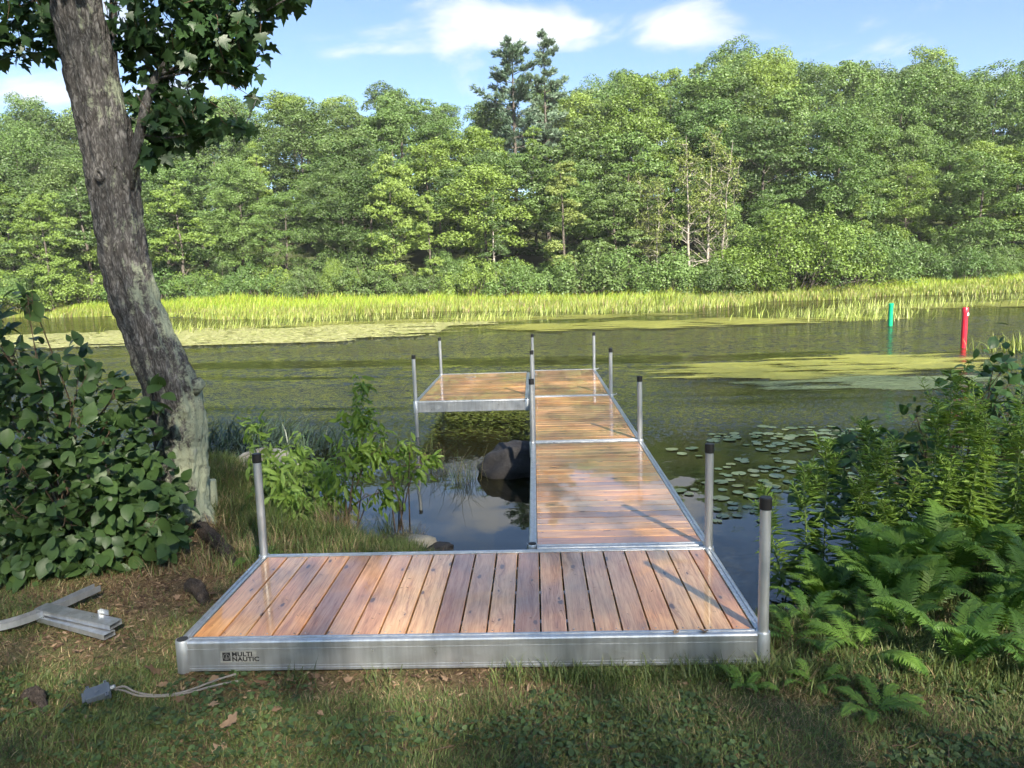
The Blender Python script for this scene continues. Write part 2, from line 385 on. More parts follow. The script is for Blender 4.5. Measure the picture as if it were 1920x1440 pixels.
# ground: soil, thatch and leaf litter near the dock, dark forest floor beyond the lake
def ground_mat():
    mt, nd, lk, p = mat('earth_and_thatch')
    g = N(nd, 'ShaderNodeNewGeometry'); P = g.outputs['Position']
    n1 = noise(nd, lk, P, 1.3, 6, 0.6); n2 = noise(nd, lk, P, 26, 6, 0.7); n3 = noise(nd, lk, P, 110, 4, 0.7)
    soil = ramp(nd, lk, fmath('ADD', fmath('MULTIPLY', n2, 0.5, nodes=nd, links=lk), fmath('MULTIPLY', n3, 0.5, nodes=nd, links=lk), nodes=nd, links=lk),
                [(0.33, (0.050, 0.033, 0.021)), (0.5, (0.16, 0.108, 0.066)), (0.66, (0.34, 0.24, 0.145))])
    green = mixc(nd, lk, n2, (0.075, 0.085, 0.032), (0.165, 0.165, 0.068))
    c = mixc(nd, lk, maprange(nd, lk, n1, 0.42, 0.62), soil, green)
    sp = N(nd, 'ShaderNodeSeparateXYZ'); lk.new(P, sp.inputs[0])
    far = maprange(nd, lk, sp.outputs['Y'], 20, 40)
    c = mixc(nd, lk, far, c, mixc(nd, lk, n2, (0.028, 0.034, 0.014), (0.060, 0.075, 0.028)))
    lk.new(c, p.inputs['Base Color']); p.inputs['Roughness'].default_value = 0.95; p.inputs['Specular IOR Level'].default_value = 0.15
    bump(nd, lk, p, n3, 0.8, 0.02); return mt
M['ground'] = ground_mat()

def water_mat():
    mt, nd, lk, p = mat('lake_water')
    g = N(nd, 'ShaderNodeNewGeometry'); P = g.outputs['Position']
    p.inputs['Base Color'].default_value = (0.022, 0.021, 0.008, 1); p.inputs['Roughness'].default_value = 0.015
    p.inputs['IOR'].default_value = 1.333; p.inputs['Specular IOR Level'].default_value = 0.5
    n0 = noise(nd, lk, vmath('MULTIPLY', P, (1, 1, 1), nodes=nd, links=lk), 0.55, 4, 0.6)
    lk.new(mixc(nd, lk, n0, (0.010, 0.010, 0.004), (0.026, 0.024, 0.008)), p.inputs['Base Color'])
    p.inputs['Specular IOR Level'].default_value = 0.6
    # wind lanes: long bands across the lake where the surface is ruffled
    lane = noise(nd, lk, vmath('MULTIPLY', P, (0.055, 0.30, 1.0), nodes=nd, links=lk), 1.0, 3, 0.5, 0.6)
    sp = N(nd, 'ShaderNodeSeparateXYZ'); lk.new(P, sp.inputs[0])
    lanef = maprange(nd, lk, lane, 0.38, 0.56, 0.10, 1.0)
    open_ = maprange(nd, lk, sp.outputs['Y'], 6.5, 12.0, 0.06, 1.0)
    lee = maprange(nd, lk, sp.outputs['Y'], 25.0, 33.0, 1.0, 0.22)
    amp = fmath('MULTIPLY', fmath('MULTIPLY', lanef, open_, nodes=nd, links=lk), lee, nodes=nd, links=lk)
    def slopes(scale, stretch):
        n = N(nd, 'ShaderNodeTexNoise'); n.inputs['Scale'].default_value = scale; n.inputs['Detail'].default_value = 2.5; n.inputs['Roughness'].default_value = 0.6; n.inputs['Distortion'].default_value = 0.5
        lk.new(vmath('MULTIPLY', P, (1.0, stretch, 1.0), nodes=nd, links=lk), n.inputs['Vector'])
        return vmath('SUBTRACT', n.outputs['Color'], (0.5, 0.5, 0.5), nodes=nd, links=lk)
    v1 = vmath('ADD', slopes(12.0, 1.8), vmath('MULTIPLY', slopes(28.0, 1.5), (0.9, 0.9, 0.9), nodes=nd, links=lk), nodes=nd, links=lk)
    big = N(nd, 'ShaderNodeVectorMath', operation='SCALE'); lk.new(slopes(3.6, 1.5), big.inputs[0]); lk.new(maprange(nd, lk, sp.outputs['Y'], 9.0, 16.0, 0.0, 1.0), big.inputs['Scale'])
    v1 = vmath('ADD', v1, big.outputs[0], nodes=nd, links=lk)
    sc = N(nd, 'ShaderNodeVectorMath', operation='SCALE'); lk.new(v1, sc.inputs[0]); lk.new(fmath('MULTIPLY', amp, 2.3, nodes=nd, links=lk), sc.inputs['Scale'])
    v2 = vmath('MULTIPLY', slopes(1.1, 1.3), (0.10, 0.10, 0.0), nodes=nd, links=lk)
    nv = vmath('MULTIPLY', vmath('ADD', sc.outputs[0], v2, nodes=nd, links=lk), (0.8, 1.0, 0.0), nodes=nd, links=lk)
    nv = vmath('NORMALIZE', vmath('ADD', nv, (0, 0, 1), nodes=nd, links=lk), nodes=nd, links=lk)
    df = N(nd, 'ShaderNodeBsdfDiffuse'); gl = N(nd, 'ShaderNodeBsdfGlossy'); gl.inputs['Roughness'].default_value = 0.02; fr = N(nd, 'ShaderNodeFresnel'); fr.inputs['IOR'].default_value = 1.333
    lk.new(nv, gl.inputs['Normal']); lk.new(nv, fr.inputs['Normal'])
    lk.new(mixc(nd, lk, n0, (0.010, 0.010, 0.004), (0.026, 0.024, 0.008)), df.inputs['Color'])
    mx = N(nd, 'ShaderNodeMixShader'); lk.new(fmath('MULTIPLY', fmath('POWER', fr.outputs[0], 0.66, nodes=nd, links=lk), 0.72, nodes=nd, links=lk), mx.inputs[0])
    lk.new(df.outputs[0], mx.inputs[1]); lk.new(gl.outputs[0], mx.inputs[2]); lk.new(mx.outputs[0], nd['Material Output'].inputs[0])
    return mt
M['water'] = water_mat()

# ================================================================== SETTING
WL = -0.55                                                # water level, deck top = 0
_shx = np.array([-400, -12, -6, -3, -1.6, -0.9, -0.3, 0.5, 1.2, 2.4, 3.3, 3.9, 4.4, 5.2, 6.5, 9, 14, 400])
_shy = np.array([7, 7, 6.0, 5.4, 5.2, 4.6, 3.3, 2.75, 2.3, 1.5, 1.35, 1.5, 2.0, 2.9, 4.2, 5.4, 6, 6])
def near_shore(x): return np.interp(x, _shx, _shy) + 0.10*np.sin(3.1*x) + 0.06*np.sin(7.3*x+1)
_fgx = np.array([-300, -60, -40, -25, -15, -6, -1.6, 5, 10, 18, 24, 29, 37, 60, 300])
_fgy = np.array([80, 66, 58, 50, 45, 45.5, 46, 43, 41, 46, 50, 51.5, 52.5, 58, 80])
def marsh_front(x): return np.interp(x, _fgx, _fgy)
def far_bank(x): return marsh_front(x)*0.35 + 46 + 4*np.sin(x*0.09+0.6)
def ground_z(x, y):
    x = np.asarray(x, float); y = np.asarray(y, float)
    d = near_shore(x) - y
    near = WL + 0.36*sstep(0, 1.0, d) + 0.035*np.maximum(0, -y-0.2) - 0.95*sstep(0, 3.5, -d)
    near = near + np.where(d > 0.1, 0.012*vnoise(x*2.2, y*2.2, .3) + 0.006*vnoise(x*7, y*7, 1.3), 0) + 0.22*sstep(0.2, 2.0, x-3.6)*sstep(0.2, 1.4, d)*sstep(-0.6, 0.4, y)*0.4
    near = near + 0.10*sstep(-0.6, -1.6, x)*sstep(0, 1.2, d)*sstep(0.8, 2.2, y)
    fb = far_bank(x)
    far = -1.5 + 0.85*sstep(0, 1, (y-(marsh_front(x)-6))/8) + 0.65*sstep(-6, 6, y-fb) + 0.27*np.maximum(0, y-fb-7) - 0.22*np.maximum(0, y-fb-62)
    far = far + np.where(y > fb, 0.35*vnoise(x*.12, y*.12, 2), 0)
    return np.maximum(near, np.maximum(far, -1.5))
def axis(a, b, step, lo, hi, grow=1.18):
    c = list(np.arange(a, b+1e-6, step)); s = step; v = c[-1]
    while v < hi: s *= grow; v += min(s, 9); c.append(v)
    s = step; v = c[0]; pre = []
    while v > lo: s *= grow; v -= min(s, 9); pre.append(v)
    return np.array(pre[::-1] + c)
gx = axis(-3.5, 6.5, 0.07, -330, 330); gy = axis(-1.6, 6.0, 0.07, -120, 420)
GX, GY = np.meshgrid(gx, gy); GZ = ground_z(GX, GY)
nx, ny = len(gx), len(gy)
idx = np.arange(nx*ny).reshape(ny, nx)
GF = np.stack([idx[:-1, :-1], idx[:-1, 1:], idx[1:, 1:], idx[1:, :-1]], -1).reshape(-1, 4)
o = obj('ground', mesh_np('ground', np.stack([GX, GY, GZ], -1), GF, smooth=True), M['ground']); tag(o, kind='structure')
wv = [(-330, 0.5, WL), (330, 0.5, WL), (330, 95, WL), (-330, 95, WL)]
o = obj('water', mesh_np('water', wv, [[0, 1, 2, 3]]), M['water']); tag(o, kind='structure')

# ================================================================== DOCK
RAIL = [(0, -0.165), (-0.003, -0.163), (-0.003, -0.150), (0, -0.148), (0, -0.140), (-0.002, -0.139), (-0.002, -0.136), (0, -0.135),
        (0, -0.046), (-0.002, -0.045), (-0.002, -0.042), (0, -0.041), (0, -0.030), (-0.003, -0.028), (-0.003, -0.008), (0.000, 0.000), (0.006, 0.004),
        (0.021, 0.004), (0.023, -0.003), (0.034, -0.003), (0.036, 0.004), (0.050, 0.004), (0.052, 0.001), (0.052, -0.030), (0.006, -0.034), (0.006, -0.165)]
PW, PG = 0.1358, 0.0080
_plank_cache = {}
def plank_mesh(w, l, t=0.030):
    k = (round(w, 3), round(l, 3))
    if k in _plank_cache: return _plank_cache[k]
    b = 0.004
    prof = [(-w/2, -t), (w/2, -t), (w/2, -b), (w/2-b*0.35, -b*0.3), (w/2-b, 0), (-w/2+b, 0), (-w/2+b*0.35, -b*0.3), (-w/2, -b)]
    mb = MB(); n = len(prof)
    mb.add([(u, -l/2, z) for u, z in prof] + [(u, l/2, z) for u, z in prof],
           [(i, (i+1) % n, n+(i+1) % n, n+i) for i in range(n)] + [tuple(reversed(range(n))), tuple(range(n, 2*n))])
    me = mb.mesh('plank'); fix_normals(me); me.materials.append(M['wood']); _plank_cache[k] = me; return me
def post_mesh(z0, z1, r=0.0275, sides=20):
    mb = MB(); mb.tube([(0, 0, z0), (0, 0, z1)], r, sides); return smooth_angle(fix_normals(mb.mesh('post')), 0.7)
def cap_mesh(r=0.031, h=0.062, sides=20):
    mb = MB(); mb.tube([(0, 0, -h), (0, 0, -0.004), (0, 0, 0)], [r, r, r-0.004], sides); return smooth_angle(fix_normals(mb.mesh('cap')), 0.7)
POST_ME, CAP_ME = post_mesh(-1.75, 0.70), cap_mesh()
POST_ME.materials.append(M['galv']); CAP_ME.materials.append(M['black'])
POCKET = MB()
# corner pocket: a rounded socket with flanges to either rail
POCKET.tube([(0, 0, -0.172), (0, 0, 0.002), (0, 0, 0.007)], [0.037, 0.037, 0.035], 20)
POCKET_ME = smooth_angle(fix_normals(POCKET.mesh('corner_pocket')), 0.7); POCKET_ME.materials.append(M['alu'])
SOCKET_SHADE_ME = MB().tube([(0, 0, 0.0075), (0, 0, 0.0095)], 0.029, 20).mesh('socket_shade_disc'); SOCKET_SHADE_ME.materials.append(M['socket_dark'])  # solid dark disc on the closed pocket, painted shade for its hollow
CLAMP = MB(); CLAMP.box(0.034, 0.062, -0.012, 0.012, -0.010, 0.014); CLAMP.tube([(0.055, 0, 0.002), (0.085, 0, 0.012)], 0.007, 8); CLAMP.tube([(0.085, -0.022, 0.012), (0.085, 0.022, 0.020)], 0.006, 8)
CLAMP_ME = CLAMP.mesh('clamp_bolt'); CLAMP_ME.materials.append(M['galv'])

def dock_section(x0, x1, y0, y1, along, posts, pockets, label, clamps=(), inset=0.0, skip=()):
    """one aluminium framed deck section; along = axis the boards run"""
    r = empty('dock_section', (x0, y0, 0)); tag(r, label, 'dock section', 'sections of the floating dock')
    L = Vector((x0, y0, 0))
    def part(name, me, at=(0, 0, 0), parent=r):
        o = bpy.data.objects.new(name, me); COL.objects.link(o); o.parent = parent
        o.location = Vector(at) - (L if parent is r else Vector((0, 0, 0))); return o
    o = 0.020                                             # rail faces stand 20 mm outside the post centres
    c = 0.034
    rails = [((x0+c, y0-o, 0), (x1-c, y0-o, 0), (0, 1, 0)), ((x0+c, y1+o, 0), (x1-c, y1+o, 0), (0, -1, 0)),
             ((x0-o, y0+c, 0), (x0-o, y1-c, 0), (1, 0, 0)), ((x1+o, y0+c, 0), (x1+o, y1-c, 0), (-1, 0, 0))]
    for i, (a, b, iv) in enumerate(rails):
        ins = inset if i in (0, 1) else 0
        a, b = Vector(a)+Vector(iv)*ins, Vector(b)+Vector(iv)*ins
        me = fix_normals(MB().extrude(RAIL, a, b, iv).mesh('frame_rail')); me.materials.append(M['alu'])
        part('frame_rail', me)
    # cross members under the boards
    bx0, bx1, by0, by1 = x0+0.036, x1-0.036, y0+0.036+inset, y1-0.036-inset
    for k in range(3):
        mb = MB()
        if along == 'y': yy = by0 + (by1-by0)*(k+0.5)/3; mb.box(bx0, bx1, yy-0.02, yy+0.02, -0.10, -0.033)
        else:
            xx = bx0 + (bx1-bx0)*(k+0.5)/3; mb.box(xx-0.02, xx+0.02, by0, by1, -0.10, -0.033)
        me = mb.mesh('cross_member'); me.materials.append(M['alu']); part('cross_member', me)
    # boards
    a0, a1, b0, b1 = (bx0, bx1, by0, by1) if along == 'y' else (by0, by1, bx0, bx1)
    p = a0; k = 0; sc = MB()
    while p < a1 - 0.03:
        w = min(PW, a1-p); me = plank_mesh(w, b1-b0)
        mid = p + w/2; j = random.uniform(-0.0012, 0.0012)
        pl = part('plank', me, (mid, (b0+b1)/2, -0.001+j) if along == 'y' else ((b0+b1)/2, mid, -0.001+j))
        if along == 'x': pl.rotation_euler = (0, 0, PI/2 + (PI if random.random() < .5 else 0))
        elif random.random() < .5: pl.rotation_euler = (0, 0, PI)
        for e in (b0+0.028, b1-0.028):
            for s in (-1, 1):
                q = mid + s*w*0.30
                if w > 0.1 and random.random() < 0.75:
                    cx_, cy_ = (q, e) if along == 'y' else (e, q)
                    sc.tube([(cx_, cy_, -0.004), (cx_, cy_, 0.0012)], 0.0042, 8)
        p += w + PG; k += 1
    scm = sc.mesh('screw_heads'); scm.materials.append(M['screw']); tag(part('screw_heads', scm), kind='stuff')
    for (px_, py_) in pockets: 
        pk = part('corner_pocket', POCKET_ME, (px_, py_, 0))
        if (px_, py_) not in posts: part('socket_shade_disc', SOCKET_SHADE_ME, (0, 0, 0), pk)
    for (px_, py_) in posts:
        po = part('post', POST_ME, (px_, py_, 0)); po.rotation_euler = (random.uniform(-.006, .006), random.uniform(-.006, .006), random.uniform(0, 6))
        part('cap', CAP_ME, (0, 0, 0.722), po)
    for (px_, py_) in clamps: part('clamp_bolt', CLAMP_ME, (px_, py_, 0))
    return r, part
XA, XB = 1.8542, 3.06
near_sec, near_part = dock_section(0, 3.05, 0, 1.2155, 'y', [(0, 1.2155), (3.05, 0), (3.05, 1.2155)], [(0, 0), (0, 1.2155), (3.05, 0), (3.05, 1.2155)],
             'landing dock section resting on the grass bank with a silver sticker on its side')
dock_section(XA, XB, 1.292, 4.556, 'x', [(XA, 4.576), (XB, 4.576)], [(XA, 1.330), (XA, 4.576), (XB, 4.576)], 'walkway dock section joined to the landing, its wet boards mirroring the sky')
dock_section(XA, XB, 4.612, 7.754, 'x', [(XA, 7.774), (XB, 7.774)], [(XA, 7.774), (XB, 7.774)], 'middle walkway dock section beside the boulder, between two aluminium seams', clamps=[(XB, 7.774)])
dock_section(XA, XB, 7.810, 10.99, 'x', [(XA, 10.99), (XB, 10.99)], [(XA, 10.99), (XB, 10.99)], 'outermost walkway dock section at the far end over open water', clamps=[(XB, 10.99)])
dock_section(0.0576, XA-0.09, 7.566, 10.779, 'x', [(0.0576, 7.566), (0.0576, 10.779)], [(0.0576, 7.566), (0.0576, 10.779), (XA-0.09, 7.566)], 'wide side platform dock section beside the end of the walkway')

# sticker with the maker's lettering on the landing's front rail
st = MB(); st.box(0.205, 0.400, -0.0212, -0.0203, -0.118, -0.052)
sm = st.mesh('maker_sticker'); sm.materials.append(M['sticker']); stk = near_part('maker_sticker', sm); tag(stk, 'silver sticker with black anchor emblem and lettering')
def text_mesh(body, size, bold=0.0):
    cu = bpy.data.curves.new('lettering', 'FONT'); cu.body = body; cu.size = size; cu.extrude = 0.0004; cu.offset = bold; cu.space_character = 1.06
    to = bpy.data.objects.new('tmp_text', cu); COL.objects.link(to)
    dg = bpy.context.evaluated_depsgraph_get(); me = bpy.data.meshes.new_from_object(to.evaluated_get(dg))
    bpy.data.objects.remove(to); me.name = 'lettering'; me.materials.clear(); me.materials.append(M['ink_and_holes']); return me
for body, x, z in (('MULTI', 0.267, -0.082), ('NAUTIC', 0.267, -0.110)):
    o = near_part('lettering', text_mesh(body, 0.0335, 0.0012), (x, -0.0218, z), stk); o.rotation_euler = (PI/2, 0, 0)
    o.scale = (1.12, 1, 1)
o = near_part('lettering', text_mesh('TM', 0.006), (0.385, -0.0218, -0.090), stk); o.rotation_euler = (PI/2, 0, 0)
# emblem: black square, broken ring and anchor in sticker silver
em = MB(); em.box(0.217, 0.259, -0.0218, -0.0213, -0.1085, -0.0605); e1 = em.mesh('emblem'); e1.materials.append(M['ink_and_holes']); near_part('emblem', e1, (0, 0, 0), stk)
ring = MB(); cx_, cz_ = 0.238, -0.0845
for k in range(28):
    a0, a1 = 2*PI*k/28, 2*PI*(k+1)/28
    if k % 7 == 3: continue
    ring.add([(cx_+r_*math.cos(a), -0.0222, cz_+r_*math.sin(a)) for r_, a in ((0.0150, a0), (0.0172, a0), (0.0172, a1), (0.0150, a1))], [(0, 1, 2, 3)])
def seg(x0, z0, x1, z1, w):
    dx, dz = x1-x0, z1-z0; l = math.hypot(dx, dz); nx_, nz_ = -dz/l*w/2, dx/l*w/2
    ring.add([(cx_+x0+nx_, -0.0222, cz_+z0+nz_), (cx_+x0-nx_, -0.0222, cz_+z0-nz_), (cx_+x1-nx_, -0.0222, cz_+z1-nz_), (cx_+x1+nx_, -0.0222, cz_+z1+nz_)], [(0, 1, 2, 3)])
seg(0, -0.009, 0, 0.009, .0022); seg(-0.004, 0.0055, 0.004, 0.0055, .002); seg(-0.008, -0.003, -0.005, -0.0085, .002); seg(-0.005, -0.0085, 0.005, -0.0085, .002); seg(0.005, -0.0085, 0.008, -0.003, .002)
e2 = ring.mesh('emblem_anchor'); e2.materials.append(M['sticker']); near_part('emblem_anchor', e2, (0, 0, 0), stk)
# ================================================================== FAR WOOD
RH = np.array([(0, 0, 0), (0.42, 0.45, 0.07), (0, 1, 0), (-0.42, 0.45, 0.07)], float); RHF = [(0, 1, 2), (0, 2, 3)]
def cluster_leaves(rs, C, A, flat, dens, leaf, up=0.9, low=-0.25):
    """leaf cards over flattened leafy sprays; C (k,3) centres, A (k) radii"""
    n = np.maximum(8, (dens*A*A).astype(int)); ci = np.repeat(np.arange(len(C)), n); N_ = len(ci)
    th = rs.uniform(0, 2*PI, N_); u = rs.uniform(low, 1, N_); q = np.sqrt(np.maximum(0, 1-u*u)); rr = rs.uniform(0.45, 1.0, N_)**0.6
    out = np.stack([q*np.cos(th), q*np.sin(th), u], -1)
    pos = C[ci] + out*rr[:, None]*A[ci][:, None]*np.array([1, 1, flat]) + rs.normal(0, 0.06, (N_, 3))*A[ci][:, None]
    nn = nrm(out*np.array([0.9, 0.9, 0.6]) + np.array([0, 0, up]) + rs.normal(0, 0.42, (N_, 3)))
    dd = nrm(out*np.array([1, 1, 0.1]) + rs.normal(0, 0.7, (N_, 3)) + np.array([0, 0, -0.25]))
    dd = dd - nn*np.sum(dd*nn, -1, keepdims=True)
    sz = leaf*rs.uniform(0.6, 1.25, N_)
    return place(RH, pos - nrm(dd)*sz[:, None]*0.5, dd, nn, sz)
def limb(mb, a, b, r0, r1, sides=5, sag=0.0, rs=None):
    a, b = np.array(a, float), np.array(b, float); mid = (a+b)/2 + np.array([0, 0, sag]) + (rs.normal(0, 0.06, 3)*np.linalg.norm(b-a) if rs is not None else 0)
    mb.tube([a, mid, b], [r0, (r0+r1)/2, r1], sides, cap=False)
def tree_meshes(seed, H, R, cs, ncl, leaf=0.27, dens=95, flat=0.5, top=0.75, trunk_r=0.17, amul=1.0, power=0.7, low=-0.25):
    rs = np.random.default_rng(seed); mb = MB()
    nseg = 7; tz = np.linspace(0, H*0.92, nseg); w = np.cumsum(rs.normal(0, 0.10, (nseg, 2)), 0)*0.8
    tp = [(w[i, 0], w[i, 1], tz[i]) for i in range(nseg)]
    mb.tube(tp, [trunk_r*(1.25 if i == 0 else 1)*(1-0.85*i/(nseg-1)) for i in range(nseg)], 7, cap=False)
    Cc, A = [], []
    nl = max(12, ncl//4)                                   # boughs: each carries a rounded mound of small leafy sprays
    for i in range(nl):
        f = (i+0.5)/nl; t = cs + (1-cs)*f**0.8; s = (t-cs)/(1-cs)
        env = R*(0.66+0.34*s/0.4) if s < 0.4 else R*math.sqrt(max(0.05, 1-((s-.4)/.64)**2))
        RL = R*rs.uniform(0.36, 0.56)*amul
        ang = i*2.39996 + rs.normal(0, 0.6); rad = max(0.05, env-RL*0.6)*rs.uniform(0.6, 1.1)
        z = t*H*0.93 + rs.normal(0, 0.5)
        k = min(z/(H*0.92), 1)*(nseg-1); k0 = int(min(k, nseg-2)); ax = w[k0] + (w[k0+1]-w[k0])*(k-k0)
        lc = np.array([ax[0]+rad*math.cos(ang), ax[1]+rad*math.sin(ang), z])
        ns = int(rs.integers(13, 18))
        for j in range(ns):
            u = rs.uniform(-.55, 1.0); th = j*2.39996+rs.normal(0, .4); q = math.sqrt(1-min(1, u*u)); o_ = np.array([q*math.cos(th), q*math.sin(th), u*(.45+flat*.55)])
            Cc.append(lc+o_*RL*rs.uniform(.6, .95)); A.append(RL*rs.uniform(.26, .48))
        if rad > 0.5:
            zb = max(0.12*H, z-rad*rs.uniform(0.35, 0.9)); kb = min(zb/(H*0.92), 1)*(nseg-1); kb0 = int(min(kb, nseg-2)); ab = w[kb0]
            limb(mb, (ab[0], ab[1], zb), lc, 0.055*R/3.4*(1.3-s), 0.015, 4, -0.05*rad, rs)
    P = cluster_leaves(rs, np.array(Cc), np.array(A), flat, dens*2.6, leaf*0.62, up=0.35, low=-0.6)
    return smooth_angle(mb.mesh('trunk'), 1.2), bulk('crown', P, RH, RHF)
def pine_meshes(seed, H, R, cs=0.25):
    rs = np.random.default_rng(seed); mb = MB(); mb.tube([(0, 0, 0), (.1, 0, H*.5), (0.05, .05, H*0.98)], [0.24, 0.15, 0.03], 7, cap=False)
    pos, dd = [], []
    z = cs*H
    while z < H*0.98:
        s = (z/H-cs)/(1-cs); L0 = R*(1-s)**0.5*rs.uniform(0.5, 1.1)+0.25
        for b in range(rs.integers(4, 7)):
            a = rs.uniform(0, 2*PI); L = L0*rs.uniform(0.55, 1.2); rise = rs.uniform(0.0, 0.35)+0.35*s
            e = np.array([math.cos(a)*L, math.sin(a)*L, z+L*rise]); b0 = np.array([0.05, 0, z])
            limb(mb, b0, e, 0.05*(1-s)+.012, 0.01, 4, -0.04*L)
            nt = int(9*L)+4
            for k in range(nt):
                t = rs.uniform(0.3, 1.02); c = b0+(e-b0)*t + rs.normal(0, 0.12+0.10*L*(1.1-t), 3)*np.array([1, 1, 0.45])
                for q in range(13):
                    dv = nrm(np.array([math.cos(a), math.sin(a), 0.75]) + rs.normal(0, 0.55, 3)); pos.append(c+rs.normal(0, .08, 3)); dd.append(dv)
        z += rs.uniform(0.6, 1.05)
    pos, dd = np.array(pos), np.array(dd); nn = nrm(rs.normal(0, 1, pos.shape)); nn = nn - dd*np.sum(nn*dd, -1, keepdims=True)
    P = place(RH*np.array([0.28, 1, 0.3]), pos, dd, nn, rs.uniform(0.28, 0.5, len(pos)))
    return mb.mesh('trunk'), bulk('crown', P, RH, RHF)
def bush_meshes(seed, H, R, ncl=26, leaf=0.15, dens=300):
    rs = np.random.default_rng(seed); mb = MB(); Cc, A = [], []
    for i in range(ncl*2):
        th = rs.uniform(0, 2*PI); rr = R*rs.uniform(0, 1)**.6; top = H*(1-.55*(rr/R)**2)*rs.uniform(.75, 1.08)
        z = top*rs.uniform(.12, 1)**.55; c = np.array([math.cos(th)*rr, math.sin(th)*rr, z]); Cc.append(c); A.append(R*rs.uniform(0.10, 0.26))
        if i % 2 == 0: limb(mb, (c[0]*.3+rs.normal(0, .1), c[1]*.3+rs.normal(0, .1), 0), c, 0.035, 0.008, 4, 0, rs)
        if rs.random() < .35 and z > .6*top:                # a shoot standing out of the bush
            e = c+np.array([rs.normal(0, .15), rs.normal(0, .15), rs.uniform(.2, .5)])*H/3; limb(mb, c, e, .012, .005, 3)
            for q in (.4, .7, 1.0): Cc.append(c+(e-c)*q); A.append(R*.07)
    P = cluster_leaves(rs, np.array(Cc), np.array(A), 0.85, dens, leaf, up=0.5, low=-0.6)
    return mb.mesh('stems'), bulk('foliage', P, RH, RHF)
def bare_tree_meshes(seed, H, leaves=True):
    rs = np.random.default_rng(seed); mb = MB(); tips = []
    for (ox, lean) in ((-0.9, -0.03), (0.7, 0.05), (2.0, .10)):
        h = H*rs.uniform(0.8, 1); pts = [(ox+lean*z+rs.normal(0, .06), rs.normal(0, .1), z) for z in np.linspace(0, h, 7)]
        mb.tube(pts, [0.16*(1-0.88*i/6) for i in range(7)], 6, cap=False)
        for k in range(26):
            z = rs.uniform(0.15, 0.97)*h; a = rs.uniform(0, 2*PI); L = (1.25-z/h)*rs.uniform(1.2, 3.2); b0 = np.array([ox+lean*z, 0, z]); e = b0+np.array([math.cos(a)*L, math.sin(a)*L, L*rs.uniform(-.1, .75)])
            limb(mb, b0, e, 0.045, 0.012, 4, 0, rs)
            for j in range(5):
                t = rs.uniform(.3, 1); c = b0+(e-b0)*t; e2 = c+rs.normal(0, .55, 3)+np.array([0, 0, .2]); limb(mb, c, e2, 0.016, 0.006, 3); tips.append((e2, z/h))
    C_ = np.array([t[0] for t in tips if t[1] > 0.38 or rs.random() < 0.25])
    P = cluster_leaves(rs, C_, np.full(len(C_), 0.5), 0.7, 95, 0.17)
    return mb.mesh('trunk'), bulk('crown', P, RH, RHF)

BROAD = [tree_meshes(101, 15, 3.4, 0.12, 66, flat=0.80), tree_meshes(102, 16, 3.8, 0.20, 66, flat=0.70), tree_meshes(103, 14, 3.2, 0.10, 72, flat=0.9),
         tree_meshes(104, 17, 3.3, 0.24, 60, flat=0.85), tree_meshes(105, 13, 3.6, 0.14, 54, flat=0.45),
         tree_meshes(106, 15, 3.0, 0.08, 72, leaf=0.22, flat=1.0), tree_meshes(107, 16, 4.2, 0.18, 72, flat=0.75), tree_meshes(108, 12, 2.6, 0.12, 50, flat=0.42)]
BROAD_H = [15, 16, 14, 17, 13, 15, 16, 12]
SLIM = [tree_meshes(131, 13, 1.7, 0.10, 40, leaf=0.24, amul=1.15, dens=150, power=0.55), tree_meshes(132, 15, 1.9, 0.15, 44, leaf=0.24, amul=1.1, dens=150, power=0.5)]
PINE = [pine_meshes(141, 20, 4.3, 0.3), pine_meshes(142, 20, 2.4, 0.35)]
BUSH = [bush_meshes(151, 3.0, 2.2, 30, 0.11, 480), bush_meshes(152, 2.6, 2.4, 32, 0.11, 480), bush_meshes(153, 4.4, 3.0, 44, 0.10, 560)]
BARE = [bare_tree_meshes(161, 13), bare_tree_meshes(162, 12)]
_mat_variants = {}
def with_mat(me, mt):
    k = (me.name, mt.name)
    if k not in _mat_variants:
        c = me.copy(); c.materials.clear(); c.materials.append(mt); _mat_variants[k] = c
    return _mat_variants[k]
def put_tree(name, meshes, loc, H, baseH, cm, label, group=None, cat='tree', bark=None, wide=1.0, rz=None, parts=('trunk', 'crown'), tilt=0.0):
    s = H/baseH; r = empty(name, loc, rng.uniform(0, 6.28) if rz is None else rz, (s*wide, s*wide, s))
    if tilt: r.rotation_euler = (tilt, 0, r.rotation_euler[2])
    tag(r, label, cat, group)
    a = bpy.data.objects.new(parts[0], with_mat(meshes[0], bark or M['bark_far'])); COL.objects.link(a); a.parent = r
    b = bpy.data.objects.new(parts[1], with_mat(meshes[1], cm)); COL.objects.link(b); b.parent = r
    return r
